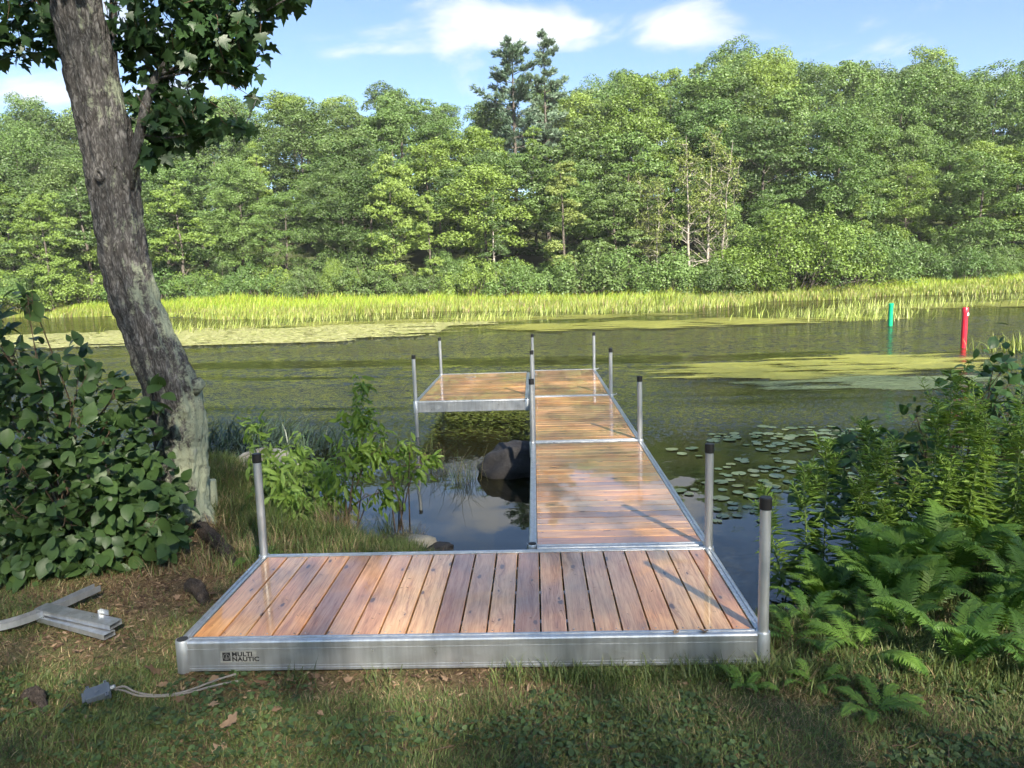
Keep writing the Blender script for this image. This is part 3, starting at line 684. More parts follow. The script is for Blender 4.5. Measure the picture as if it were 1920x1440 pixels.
# skyline of the wood: bearing (as x/D from the camera) -> height of the tree tops (as z/D)
_skx = np.array([0, 150, 300, 500, 640, 720, 800, 850, 900, 1000, 1080, 1200, 1300, 1400, 1480, 1600, 1750, 1830, 1920])
_sky = np.array([200, 205, 190, 172, 175, 160, 172, 195, 190, 160, 150, 115, 98, 88, 82, 108, 112, 138, 105])
_bear, _elev = [], []
for a, b in zip(_skx, _sky):
    d = FW + RT*(a-960)/1400.84 + UP*(720-b)/1400.84
    _bear.append(d[0]/d[1]); _elev.append(d[2]/d[1])
def skyline(x, y):
    D = y-CAM[1]; return CAM[2] + D*np.interp((x-CAM[0])/D, _bear, _elev)
LM = [(-200, 'beyond the picture edge past the leafy shrub'), (20, 'at the picture edge above the leafy shrub'), (90, 'above the middle of the leafy shrub'), (160, 'just shrub-side of the leaning maple'), (235, 'behind the leaning maple trunk'), (310, 'just lake-side of the leaning maple'), (390, 'below the hanging maple leaves'),
      (480, 'in line with the landing corner post by the maple'), (550, 'between the corner post and the bright sapling'), (620, 'just maple-side of the bright sapling'), (690, 'in line with the bright sapling'), (770, 'above the near post of the side platform'), (830, 'above the far post of the side platform'), (885, 'just platform-side of the white-trunked tree'), (950, 'below the broad dark pine'),
      (1000, 'in line with the walkway side facing the platform'), (1055, 'below the slender skyline pine'), (1115, 'above the walkway end post'), (1180, 'above the middle walkway post'), (1245, 'just walkway-side of the bare-twig tree'), (1310, 'behind the bare-twig tree'), (1375, 'between the bare-twig tree and the tallest shore bush'), (1435, 'behind the yellow-green shore bush'), (1490, 'behind the tallest shore bush'),
      (1545, 'between the two biggest shore bushes'), (1605, 'behind the grey-green shore bush'), (1668, 'above the green marker post'), (1735, 'between the two marker posts'), (1805, 'above the red marker post'), (1870, 'just past the red marker post'), (1915, 'at the picture edge past the red marker post'), (2150, 'beyond the picture edge past the red marker post')]
def landmark(x, y):
    v = np.array([x, y, 2.0])-CAM; px_ = 960+1400.84*(v@RT)/(v@FW); return min(LM, key=lambda l: abs(l[0]-px_))[1]
ROWN = ['front-row', 'second-row', 'lower-slope', 'mid-slope', 'upper-slope', 'skyline']
n_tree = 0
rows = [(75, 5.4, 0.46, 0.70), (82, 5.2, 0.64, 0.84), (91, 5.6, 0.78, 0.93), (102, 6.0, 0.88, 0.98), (114, 6.4, 0.95, 1.01), (128, 7.5, 0.96, 1.01)]
for ri, (D, step, f0, f1) in enumerate(rows):
    x = -0.80*D
    while x < 0.86*D:
        xx = x + rng.uniform(-0.3, 0.3)*step; yy = CAM[1] + D + rng.uniform(-3, 3)
        x += step*rng.uniform(0.85, 1.2)
        yy = max(yy, far_bank(xx)+3.0)
        gz = float(ground_z(xx, yy)); top = float(skyline(xx, yy)); f = rng.uniform(f0, f1)
        bear = (xx-CAM[0])/(yy-CAM[1])
        if ri == 0 and 0.13 < bear < 0.45: f *= 0.72
        H = max(5.0, (CAM[2]+(top-CAM[2])*f) - gz)
        vi = int(rng.integers(0, 8)); mi = rng.choice([0, 0, 0, 2, 1, 2] if ri > 1 else [0, 0, 2, 1, 2])
        wide = np.clip(10.8/(2*3.4*H/BROAD_H[vi]), 0.75, 1.5)*rng.uniform(0.85, 1.1)
        GEN = '%s tree of the far wood, %s' % (ROWN[ri], landmark(xx, yy))
        if rng.random() < 0.07 and ri < 3: put_tree('slim_tree', SLIM[n_tree % 2], (xx, yy, gz-.1), H*0.9, (13, 15)[n_tree % 2], M['crown'][1], GEN, 'trees of the far wood', wide=0.9)
        else: put_tree('broadleaf_tree', BROAD[vi], (xx, yy, gz-.1), H, BROAD_H[vi], M['crown'][mi], GEN, 'trees of the far wood', wide=wide)
        n_tree += 1
def at(px, py, Y):
    """photo bearing turned into a real place at depth Y"""
    d = FW + RT*(px-960)/1400.84 + UP*(720-py)/1400.84
    return CAM + d*(Y-CAM[1])/d[1]
def shore_tree(name, meshes, px, Y, ytop, baseH, cm, label, **kw):
    q = at(px, 500, Y); gz = float(ground_z(q[0], Y)); top = at(px, ytop, Y)[2]
    return put_tree(name, meshes, (q[0], Y, gz-.1), top-gz, baseH, cm, label, **kw)
# trees that stand out from the mass
shore_tree('white_pine', PINE[0], 972, 92, 70, 20, M['pine'], 'dark blue-green pine with a broad top, tallest against the sky', wide=1.05)
shore_tree('white_pine', PINE[1], 1030, 94, 55, 20, M['pine'], 'slender pine rising just beside the broad dark pine on the skyline', wide=0.9)
shore_tree('white_pine', PINE[1], 385, 86, 150, 20, M['pine'], 'dark pine showing behind the hanging maple leaves', wide=1.0)
shore_tree('birch_tree', BARE[0], 1310, 66, 215, 13, M['thin_leaf'], 'pale-trunked thin tree with bare twigs and sparse yellowish leaves', bark=M['bark_pale'], rz=0.2, wide=0.8)
shore_tree('birch_tree', BARE[1], 1225, 68, 300, 12, M['thin_leaf'], 'yellowish sparse tree with crooked pale stems beside the bare-twig tree', bark=M['bark_pale'], rz=2.0, wide=0.7)
shore_tree('slim_tree', SLIM[0], 930, 67, 350, 13, M['crown'][2], 'tree with one straight white trunk showing below its crown', bark=M['bark_pale'], wide=1.1)
shore_tree('slim_tree', SLIM[1], 805, 66, 345, 15, M['crown'][1], 'bright green narrow young tree standing free before the dark wood', wide=1.0)
shore_tree('maple_tree', BROAD[4], 745, 68, 285, 13, M['crown'][1], 'yellow-green maple with flat foliage tiers behind the narrow young tree', wide=0.9)
shore_tree('maple_tree', BROAD[7], 350, 66, 330, 12, M['crown'][1], 'maple with bright flat sprays right beside the leaning trunk', wide=1.15)
shore_tree('maple_tree', BROAD[4], 90, 66, 355, 13, M['crown'][1], 'bright spreading maple above the leafy shrub, far shore', wide=1.0)
shore_tree('broadleaf_tree', BROAD[5], 1850, 74, 300, 15, M['crown'][0], 'green tree on the far shore straight above the red marker post', wide=0.9)
shore_tree('broadleaf_tree', BROAD[3], 1700, 78, 230, 17, M['crown'][0], 'tall airy tree on the far shore above the green marker post', wide=0.9)
shore_tree('slim_tree', SLIM[1], 1060, 67, 280, 15, M['thin_leaf'], 'ochre-tinted slim tree with dead twigs among its leaves', wide=1.2)
# bushes along the far water edge
for (px_, Y, yt, k, wd, mi, lab) in [
  (1480, 61, 385, 2, 1.25, 1, 'big rounded light green bush behind the marsh grass, tallest of the shore bushes'), (1590, 63, 405, 2, 1.1, 0, 'rounded grey-green bush next to the tallest shore bush'),
  (1340, 57.5, 478, 0, 1.1, 2, 'dark round bush that stands foremost in the marsh grass'), (1410, 59, 480, 1, 1.0, 1, 'yellow-green bush between the foremost dark bush and the big bush'),
  (1705, 68, 450, 1, 1.0, 0, None), (1270, 60, 470, 1, 1.0, 0, None), (1190, 62, 455, 0, 1.1, 0, None), (1110, 63, 470, 1, 1.1, 2, None), (1040, 64, 480, 0, 1.1, 0, None),
  (960, 64, 490, 1, 1.0, 0, None), (885, 64, 475, 0, 0.9, 1, 'pale green rounded bush below the white-trunked tree'), (810, 66, 500, 1, 0.9, 2, None), (720, 66, 498, 0, 1.0, 0, None), (640, 66, 480, 2, 0.9, 1, None), (560, 67, 500, 1, 1.0, 2, None),
  (500, 66, 492, 0, 1.0, 1, None), (370, 66, 500, 0, 1.1, 1, None), (290, 67, 495, 1, 1.1, 0, None), (150, 68, 500, 0, 1.2, 1, None), (60, 68, 490, 2, 1.0, 0, None), (-60, 68, 490, 1, 1.1, 1, None),
  (1790, 72, 440, 2, 1.0, 2, None), (1880, 74, 455, 1, 1.2, 0, None), (1960, 74, 440, 2, 1.2, 0, None), (2050, 76, 440, 1, 1.2, 2, None)]:
    shore_tree('shore_bush', BUSH[k], px_, Y, yt, (3.0, 2.6, 4.4)[k], M['crown'][mi], lab or 'low leafy shore bush, %s' % landmark(at(px_, 500, Y)[0], Y), group='bushes along the far shore', cat='bush', wide=wd, parts=('stems', 'foliage'))
for k in range(60):
    px_ = -150 + 2260*k/59 + rng.uniform(-15, 15); q = at(px_, 500, 66.0)
    if k % 2 and px_ < 1150 and k % 6 != 1: continue
    Y = float(far_bank(q[0])) + (rng.uniform(3, 6) if k % 2 else rng.uniform(6, 10)); q = at(px_, 500, Y)
    put_tree('understory_bush', BUSH[k % 3], (q[0], Y, float(ground_z(q[0], Y))-.1), rng.uniform(2.2, 4.2) if k % 2 else rng.uniform(2.6, 5.0), (3.0, 2.6, 4.4)[k % 3], M['crown'][[2, 0, 2, 0, 2][k % 5]], ('low' if k % 2 else 'tall') + ' understory bush, %s' % landmark(q[0], Y), 'understory of the far wood', 'bush', wide=rng.uniform(.85, 1.1), parts=('stems', 'foliage'))
# tall trees behind the camera on the near bank: their shade lies over the landing and the near water
NB = 'tall broadleaf tree of the near bank, standing behind the viewer'
def open_tree_meshes(seed, H, R, cs, n):
    """a tall thin-crowned tree, leaves spread evenly through the crown"""
    rs = np.random.default_rng(seed); mb = MB(); mb.tube([(0, 0, 0), (.1, .05, H*.5), (0, 0, H*.95)], [.09, .035, .01], 8, False)
    u = nrm(rs.normal(0, 1, (n, 3)))*rs.uniform(0, 1, (n, 1))**(1/2.6); zc, hz = H*(1+cs)/2, H*(1-cs)/2
    pos = u*np.array([R, R, hz]) + np.array([0, 0, zc])
    for k in range(14):
        e = pos[k*7]; limb(mb, (0, 0, max(H*cs*.8, e[2]-2.2)), e, .018, .006, 4)
    dd = nrm(rs.normal(0, 1, (n, 3))); nn = nrm(rs.normal(0, .8, (n, 3))+np.array([0, 0, .6])); dd = dd-nn*np.sum(dd*nn, -1, keepdims=True)
    return mb.mesh('trunk'), bulk('crown', place(RH, pos, dd, nn, rs.uniform(.07, .125, n)), RH, RHF)
AIRY = [open_tree_meshes(171, 17, 3.6, 0.26, 3250), open_tree_meshes(172, 17, 3.4, 0.28, 3100)]
for k in range(30):
    x = -17 + 1.85*k + rng.uniform(-.5, .5); y = -16 - 3.4*((k*2) % 5)/1.25 + rng.uniform(-.6, .6); H = 24.0 + .72*(-16-y) - .10*max(0, k-16)**2 + rng.uniform(-1, 1)
    put_tree('bank_tree', AIRY[k % 2], (x, y, float(ground_z(x, y))-.1), H, 17, M['crown'][0], NB, 'trees of the near bank', wide=1.5)

# ================================================================== MARSH, WEED, PADS
BL5 = np.array([(-.5, 0, 0), (.5, 0, 0), (-.36, .5, 0), (.36, .5, 0), (0, 1, 0)], float); BLF = [(0, 1, 3), (0, 3, 2), (2, 3, 4)]
def blades(pos, length, width, lean, rs, az=None, curve=0.35):
    """curved upright blades: base, middle, tip; lean = horizontal reach / length"""
    n = len(pos); az = rs.uniform(0, 2*PI, n) if az is None else az
    h = np.stack([np.cos(az), np.sin(az), np.zeros(n)], -1); side = np.stack([-np.sin(az), np.cos(az), np.zeros(n)], -1)
    tw = rs.uniform(-1, 1, n)[:, None]; side = nrm(side + h*tw*0.8)
    up = np.array([0, 0, 1.0]); lean = np.broadcast_to(lean, (n,))[:, None]; L = np.broadcast_to(length, (n,))[:, None]; W = np.broadcast_to(width, (n,))[:, None]
    zc = np.sqrt(np.maximum(0.02, 1-lean**2))
    midp = pos + h*L*lean*curve + up*L*zc*0.55; tip = pos + h*L*lean + up*L*zc*0.92
    return np.stack([pos-side*W/2, pos+side*W/2, midp-side*W*.38, midp+side*W*.38, tip], 1)
def colmix(rs, n, cols, w, jit=0.18):
    c = np.array(cols)[rs.choice(len(cols), n, p=np.array(w)/sum(w))]; return np.clip(c*(1+rs.normal(0, jit, (n, 1))), 0.005, 1)
rs = np.random.default_rng(21)
n = 170000; X = rs.uniform(-75, 80, n); yf, yb = marsh_front(X)+2.5+3.0*vnoise(X*.13, X*.05, 3), far_bank(X)+3.5
t = rs.random(n)**1.25; Yv = yf + (yb-yf)*t + 2.0*vnoise(X*.25, X*.11+3*t, 1)*(1-t)
keep = (rs.random(n) < 0.25+0.9*sstep(0, .22, t)) & ~((vnoise(X*.16, Yv*.5, 4) > 0.35) & (t < 0.33))
X, Yv, t = X[keep], Yv[keep], t[keep]
Z = np.maximum(ground_z(X, Yv), WL-0.02); D = np.hypot(X-CAM[0], Yv-CAM[1])
P = blades(np.stack([X, Yv, Z], -1), (0.40+0.52*sstep(0, .5, t)+.18*vnoise(X*.35, Yv*.5, 6))*rs.uniform(.6, 1.3, len(X)), 0.018+0.0006*D*rs.uniform(.5, 1.1, len(X)), rs.uniform(.1, .55, len(X)), rs, az=rs.normal(0.4, 1.0, len(X)))
cg = colmix(rs, len(X), [(.19, .26, .030), (.25, .31, .045), (.13, .20, .03), (.29, .29, .075), (.26, .20, .09)], [4, 4, 2.5, 1.5, .9]); far_ = sstep(.25, .6, t)[:, None]
cg = cg*(1-0.0*far_)*np.where(far_ > rs.random((len(X), 1)), np.array([1.05, 1.12, .8]), np.array([.95, .9, 1.25]))
o = obj('marsh_grass', bulk('marsh_grass', P, BL5, BLF, cg), M['stuffcol']); tag(o, 'bright yellow-green marsh grass along the far shore', 'grass', kind='stuff')
# emergent grass thinning out into the open water: loose clumps of shoots
def clump_pts(rs, cl):
    out = []
    for (cx_, cy_, sx, sy, n_) in cl: out.append(np.stack([rs.normal(cx_, sx, n_), rs.normal(cy_, sy, n_)], -1))
    return np.concatenate(out)
ec = []
for (px_, py_, sx, sy, n_) in [(900, 600, 1.6, 1.2, 260), (1510, 596, 1.4, .8, 150), (1590, 590, 1.8, 1.0, 320), (1620, 600, 1.2, .5, 150), (1700, 575, 3, 1.5, 500), (1850, 560, 3, 1.0, 200), (640, 600, 4, 1.5, 420), (470, 612, 3, 1.2, 260), (350, 620, 2, 1.2, 200), (1130, 588, 4, 1.0, 260)]:
    d = FW + RT*(px_-960)/1400.84 + UP*(720-py_)/1400.84; q = CAM + d*(WL-CAM[2])/d[2]; ec.append((q[0], q[1], sx, sy, n_))
E2 = clump_pts(rs, ec); n = len(E2)
P = blades(np.column_stack([E2, np.full(n, WL-.02)]), rs.uniform(.3, .75, n), 0.035, rs.uniform(.2, .75, n), rs, az=rs.normal(0.3, .8, n))
o = obj('water_grass', bulk('water_grass', P, BL5, BLF, colmix(rs, n, [(.24, .29, .07), (.30, .32, .12), (.18, .24, .05)], [3, 2, 2])), M['stuffcol']); tag(o, 'thin clumps of grass shoots standing out of the open water', 'grass', kind='stuff')
# grass shoots beside the red marker on the near side
q = [(14.9, 17.4), (16.2, 17.6), (17.5, 17.2)]
E3 = clump_pts(rs, [(15.6, 17.0, .8, .35, 220), (17.2, 16.8, 1.2, .5, 420), (19.5, 17, 1.5, .6, 300)]); n = len(E3)
P = blades(np.column_stack([E3, np.full(n, WL-.02)]), rs.uniform(.3, .7, n), 0.022, rs.uniform(.2, .8, n), rs)
o = obj('water_grass', bulk('water_grass', P, BL5, BLF, colmix(rs, n, [(.17, .23, .05), (.24, .27, .08)], [2, 1])), M['stuffcol']); tag(o, 'clump of grass shoots in the water in front of the red marker', 'grass', kind='stuff')
# floating ribbon weed, combed by the current
def ribbons(name, label, polyc, n, L, W, az0, cols, w, seed, zs=0.006):
    rs = np.random.default_rng(seed); U = rs.uniform(-1, 1, (n*2, 2)); U = U[np.hypot(U[:, 0], U[:, 1]) < 1][:n]
    cx_, cy_, rx, ry, sh = polyc
    X = cx_ + U[:, 0]*rx + U[:, 1]*sh; Y = cy_ + U[:, 1]*ry + U[:, 0]*rx*0.0
    dens = vnoise(X*.55, Y*1.7, seed) + 0.55*vnoise(X*1.3, Y*4.1, seed+2); k = (dens > -0.25 + 0.9*sstep(0.55, 1.0, np.hypot(U[:, 0], U[:, 1]))) ; X, Y = X[k], Y[k]; n = len(X)
    az = az0 + 0.25*vnoise(X*.3, Y*.4, seed+3) + rs.normal(0, .10, n); l = L*rs.uniform(.5, 1.3, n); wd = W*rs.uniform(.6, 1.4, n)
    d = np.stack([np.cos(az), np.sin(az)], -1); s = np.stack([-d[:, 1], d[:, 0]], -1); b = rs.normal(0, .07, n)[:, None]*l[:, None]
    p0 = np.stack([X, Y], -1); pm = p0 + d*l[:, None]*.5 + s*b; p1 = p0 + d*l[:, None]
    z = WL + zs + rs.uniform(0, .010, n)
    def a3(p, dz=0): return np.column_stack([p, z+dz])
    P = np.stack([a3(p0-s*wd[:, None]*.5), a3(p0+s*wd[:, None]*.5), a3(pm-s*wd[:, None]*.5, .003), a3(pm+s*wd[:, None]*.5, .003), a3(p1)], 1)
    o = obj(name, bulk(name, P, BL5, BLF, colmix(rs, n, cols, w)), M['mat_weed']); tag(o, label, 'water weed', kind='stuff'); return o
YG = [(.30, .31, .06), (.36, .36, .09), (.24, .27, .06), (.20, .22, .09)]
ribbons('ribbon_weed', 'mat of long ribbon weed floating past the walkway, combed sideways by the current', (8.6, 14.7, 4.5, 2.4, 1.2), 14000, 0.85, 0.020, 0.08, YG, [3, 3, 2, 1], 31)
ribbons('ribbon_weed', 'thin ribbon weed trailing towards the lily pads', (8.6, 11.9, 3.2, 1.2, 0.6), 3500, 0.7, 0.014, 0.02, [(.17, .23, .12), (.22, .27, .15)], [1, 1], 32)
ribbons('ribbon_weed', 'floating weed streaks in mid lake before the marsh grass', (7.5, 31.5, 11, 3.2, 0), 9000, 1.2, 0.05, 0.05, YG, [3, 3, 2, 1], 33)
ribbons('ribbon_weed', 'floating weed streaks at the marsh edge behind the marker posts', (30, 40, 12, 4.0, 0), 7000, 1.4, 0.05, 0.05, YG, [2, 3, 2, 2], 34)
ribbons('ribbon_weed', 'sparse weed streaks in front of the far marsh grass', (-4, 39, 16, 3.0, 0), 6500, 1.3, 0.05, 0.05, YG, [2, 3, 2, 2], 35)
# pale scum mat of duckweed on the still side
def flakes(name, label, parts_, cols, w, size, seed):
    rs = np.random.default_rng(seed); pts = []
    for (cx_, cy_, rx, ry, n_) in parts_:
        U = rs.uniform(-1, 1, (n_, 2)); r_ = np.hypot(U[:, 0], U[:, 1]); X = cx_+U[:, 0]*rx; Y = cy_+U[:, 1]*ry
        edge = 1 - 0.30*vnoise(X*.5, Y*.9, seed); k = (r_ < edge) & (vnoise(X*.7, Y*2.2, seed+5)+.5*vnoise(X*2.1, Y*5, seed) > -0.55); pts.append(np.stack([X[k], Y[k]], -1))
    p = np.concatenate(pts); n = len(p); a = rs.uniform(0, 2*PI, n); s = size*rs.uniform(.5, 1.4, n); z = WL+.004+rs.uniform(0, .012, n)
    V = []
    for k in range(6):
        th = a+k*PI/3; rr = s*rs.uniform(.6, 1.1, n); V.append(np.stack([p[:, 0]+np.cos(th)*rr*1.5, p[:, 1]+np.sin(th)*rr, z+rs.normal(0, .004, n)], -1))
    o = obj(name, bulk(name, np.stack(V, 1), None, [(0, 1, 2), (0, 2, 3), (0, 3, 4), (0, 4, 5)], colmix(rs, n, cols, w, .14)), M['mat_weed']); tag(o, label, 'water weed', kind='stuff')
flakes('duckweed_mat', 'pale yellow-green floating mat on the still water beyond the maple', [(-11, 31.5, 8.5, 5.2, 36000), (-5.5, 36.0, 6, 1.8, 8000), (-20, 33, 8, 5.5, 20000)], [(.34, .35, .14), (.30, .31, .10), (.40, .39, .20), (.22, .25, .07)], [3, 3, 2, 1], 0.10, 41)

# lily pads: round leaves with a notch, floating flat
def pad_mesh(seed):
    rs = np.random.default_rng(seed); vs = [(0, 0, 0.001)]; k = 18
    for i in range(k+1):
        th = 0.14 + (2*PI-0.28)*i/k; r_ = 1+rs.normal(0, .02); vs.append((math.cos(th)*r_, math.sin(th)*r_, 0.015+rs.normal(0, .02)))
    mb = MB().add(vs, [(0, i+1, i+2) for i in range(k)]); me = mb.mesh('lily_pad', True); me.materials.append(M['pad']); return me
PADS = [pad_mesh(i) for i in range(5)]
rs = np.random.default_rng(51); done = []
def on_water(px_, py_):
    d = FW + RT*(px_-960)/1400.84 + UP*(720-py_)/1400.84; return CAM + d*(WL-CAM[2])/d[2]
pz = [(1330, 812, 1420, 840, 16), (1420, 800, 1560, 850, 42), (1540, 800, 1660, 850, 26), (1600, 830, 1700, 880, 26), (1430, 860, 1560, 930, 34), (1330, 860, 1430, 930, 16), (1260, 840, 1330, 860, 4), (1560, 860, 1640, 960, 26), (1480, 925, 1600, 985, 16), (1340, 930, 1440, 980, 12), (1230, 905, 1330, 930, 5)]
for (x0, y0, x1, y1, n_) in pz:
    for _ in range(n_):
        for tr in range(20):
            q = on_water(rs.uniform(x0, x1), rs.uniform(y0, y1)); r_ = rs.uniform(.045, .095)
            if all((q[0]-a)**2+(q[1]-b)**2 > (0.82*(r_+c))**2 for a, b, c in done): break
        else: continue
        done.append((q[0], q[1], r_))
        o = bpy.data.objects.new('lily_pad', PADS[int(rs.integers(0, 5))]); COL.objects.link(o); o.location = (q[0], q[1], WL+.006+rs.uniform(0, .006)); o.rotation_euler = (rs.normal(0, .03), rs.normal(0, .03), rs.uniform(0, 6.28)); o.scale = (r_, r_, r_)
        tag(o, 'round green lily pad floating among the others beside the walkway', 'lily pad', 'lily pads beside the walkway')

# marker posts
def marker(name, x, y, h, r, mt, label, refl=False):
    e = empty(name, (x, y, WL)); tag(e, label, 'marker post')
    b = MB().tube([(0, 0, -1.0), (0, 0, h-.01), (0, 0, h)], [r, r, r*.92], 18); smooth_angle(b.mesh('tmp'), .7)
    t_ = MB().tube([(0, 0, -.9), (0, 0, h*0.86)], r, 18); o = obj('tube', smooth_angle(fix_normals(t_.mesh('tube')), .7), mt, e, (0, 0, 0))
    c_ = MB().tube([(0, 0, h*0.86), (0, 0, h-.015), (0, 0, h)], [r*1.12, r*1.12, r*.95], 18); obj('cap', smooth_angle(fix_normals(c_.mesh('cap')), .7), mt, e, (0, 0, 0))
    if refl:
        w_ = MB().box(r*.35, r*.85, -r*1.05, -r*.6, h*0.80, h*0.87); obj('reflector', w_.mesh('reflector'), M['white'], e, (0, 0, 0))
g = on_water(1669, 611); marker('marker_post', g[0], g[1], 0.90, 0.085, M['green_post'], 'green plastic marker post standing in the lake')
g = on_water(1806, 652); marker('marker_post', g[0], g[1], 1.15, 0.075, M['red_post'], 'red plastic marker post standing in the lake', True)
# ================================================================== FOREGROUND PLANTS
def fan_leaf(outline, fold=0.12, droop=0.10):
    """leaf blade from a half outline [(t, halfwidth)], midrib folded, tip drooping; triangles"""
    vs, fs = [], []
    for t, w in outline:
        z = -droop*t*t
        vs += [(-w, t, z+fold*w), (0, t, z), (w, t, z+fold*w)]
    for i in range(len(outline)-1):
        a, b = 3*i, 3*i+3
        fs += [(a, a+1, b+1), (a, b+1, b), (a+1, a+2, b+2), (a+1, b+2, b+1)]
    return np.array(vs, float), fs
OVAL = fan_leaf([(0, .015), (.12, .20), (.35, .34), (.6, .32), (.82, .18), (1.0, .01)], 0.25, 0.22)
BROADOVAL = fan_leaf([(0, .02), (.10, .26), (.32, .42), (.6, .38), (.85, .19), (1.0, .01)], 0.22, 0.18)
LANCE = fan_leaf([(0, .02), (.25, .13), (.55, .15), (.8, .09), (1.0, .005)], 0.3, 0.30)
NARROW = (np.array([(0, 0, 0), (.095, .4, .02), (0, 1, -.16), (-.095, .4, .02)], float), [(0, 1, 2), (0, 2, 3)])
_mo = [(0, 0), (.10, .03), (.30, -.02), (.52, .10), (.36, .24), (.58, .44), (.50, .52), (.26, .48), (.24, .62), (.10, .82), (0, 1.02)]
MAPLE_V = [(x, y, 0.10*abs(x)-0.16*y*y) for x, y in _mo] + [(-x, y, 0.10*abs(x)-0.16*y*y) for x, y in _mo[1:-1]]
MAPLE_V.append((0, .33, 0)); _ci = len(MAPLE_V)-1; _nr = len(_mo)
_ringo = list(range(_nr)) + list(reversed(range(_nr, _ci)))
MAPLE = (np.array(MAPLE_V, float), [(_ci, _ringo[i], _ringo[(i+1) % len(_ringo)]) for i in range(len(_ringo))])
def in_view(p):
    v = p - CAM; z = v@FW; x = (v@RT)/np.maximum(z, .01)*1400.84; y = (v@UP)/np.maximum(z, .01)*1400.84
    return (z > .2) & (np.abs(x) < 960) & (np.abs(y) < 720), z
def leaves_on(root, tmpl, pos, d, n, size, mt, limit=300, part_name='leaf', rest_name='foliage'):
    """the leaves that show largest become single parts, the others one joined part"""
    T, FT = tmpl; ok, z = in_view(pos); score = np.where(ok, size/np.maximum(z, .1), 0) ; order = np.argsort(-score); pick = order[:limit]; pick = pick[score[pick] > 0]; rest = np.setdiff1d(np.arange(len(pos)), pick)
    me = MB().add(T, FT).mesh(part_name, True); me.materials.append(mt)
    R = frames(d, n); L = root.location
    for i in pick:
        o = bpy.data.objects.new(part_name, me); COL.objects.link(o); o.parent = root
        m = Matrix([[*(R[i][r]*size[i]), pos[i][r]-L[r]] for r in range(3)] + [[0, 0, 0, 1]]); o.matrix_local = m
    if len(rest):
        P = place(T, pos[rest], d[rest], n[rest], size[rest]); o = obj(rest_name, bulk(rest_name, P, T, FT, smooth=True), mt, root); tag(o, kind='stuff')

# ---- the leaning maple
mr = empty('maple_tree', (-1.187, 2.55, -0.25)); tag(mr, 'leaning maple with lichen-covered trunk standing on the bank beside the leafy shrub', 'tree')
TP = [(-1.17, 2.57, -.45, .33), (-1.185, 2.55, -.24, .265), (-1.18, 2.53, -.02, .205), (-1.147, 2.50, .205, .185), (-1.12, 2.46, .45, .192), (-1.096, 2.42, .689, .203), (-1.10, 2.38, .88, .210), (-1.117, 2.35, 1.063, .207), (-1.186, 2.3, 1.379, .196), (-1.277, 2.25, 1.73, .180), (-1.309, 2.2, 2.109, .165),
      (-1.298, 2.15, 2.514, .165), (-1.277, 2.1, 2.825, .175), (-1.301, 2.05, 3.204, .163), (-1.319, 2.0, 3.569, .163), (-1.331, 1.95, 3.921, .162), (-1.34, 1.9, 4.33, .155), (-1.36, 1.85, 5.2, .13), (-1.3, 1.9, 6.5, .09)]
def trunk_surface(TP, sides=88, per=16, amp=0.012, seed=1):
    P = np.array(TP); t = np.arange(len(P)); tt = np.linspace(0, len(P)-1, (len(P)-1)*per+1)
    Q = np.stack([np.interp(tt, t, P[:, k]) for k in range(4)], -1)
    for _ in range(6): Q[1:-1] = (Q[:-2]+2*Q[1:-1]+Q[2:])/4
    rs = np.random.default_rng(seed); V = []
    th = np.linspace(0, 2*PI, sides, endpoint=False)
    for i, (x, y, z, r) in enumerate(Q):
        flare = np.exp(-max(0, z+.30)*5.0); lob = 1+flare*(0.38*np.cos(3*th+.6)**3+0.22*np.cos(5*th+1.9))
        cr = 1+amp/r*(np.sin(9*th+1.4*np.sin(z*7)+z*3)*.9+np.sin(17*th-z*11+np.sin(z*13))*.7+.8*vnoise(th*4, np.full_like(th, z*9), 1)+.75*np.abs(np.sin(14*th+2.2*np.sin(z*5.1+th*2)+z*1.7))-.6*np.abs(np.sin(23*th-1.8*np.sin(z*8.3-th)))+.35*vnoise(th*16, np.full_like(th, z*42), 2)) + 0.035*np.sin(2*th+z*2.3)
        rr = r*lob*cr; V.append(np.stack([x+rr*np.cos(th), y+rr*np.sin(th), np.full_like(th, z)], -1))
    V = np.array(V); n, k = V.shape[:2]; ii = np.arange(n*k).reshape(n, k); nx_ = np.roll(ii, -1, 1)
    F = np.stack([ii[:-1], nx_[:-1], nx_[1:], ii[1:]], -1).reshape(-1, 4); return mesh_np('trunk', V, F, smooth=True)
obj('trunk', trunk_surface(TP), M['bark'], mr)
# knot scar on the trunk, a burl, and a broken stub at the foot
kn = MB()
for k in range(18):
    a = 2*PI*k/18
    kn.v.append((-1.285+.045*math.cos(a), 1.935, 2.70+.055*math.sin(a))); kn.v.append((-1.285+.022*math.cos(a), 1.915, 2.70+.030*math.sin(a))); kn.v.append((-1.285+.014*math.cos(a), 1.95, 2.70+.02*math.sin(a)))
for k in range(18):
    k2 = (k+1) % 18; kn.f += [(3*k, 3*k2, 3*k2+1, 3*k+1), (3*k+1, 3*k2+1, 3*k2+2, 3*k+2)]
kn.f.append(tuple(3*k+2 for k in range(18)))
kn.build('knot', M['bark'], mr, True)
MB().tube([(-.93, 2.33, 1.0), (-.87, 2.33, 1.06), (-.835, 2.34, 1.09)], [.06, .058, .035], 12).build('knot', M['bark'], mr, True)
MB().tube([(-1.10, 2.86, -.40), (-1.09, 2.87, -.15), (-1.085, 2.87, 0.10)], [.06, .052, .048], 12).build('broken_stub', M['bark'], mr)
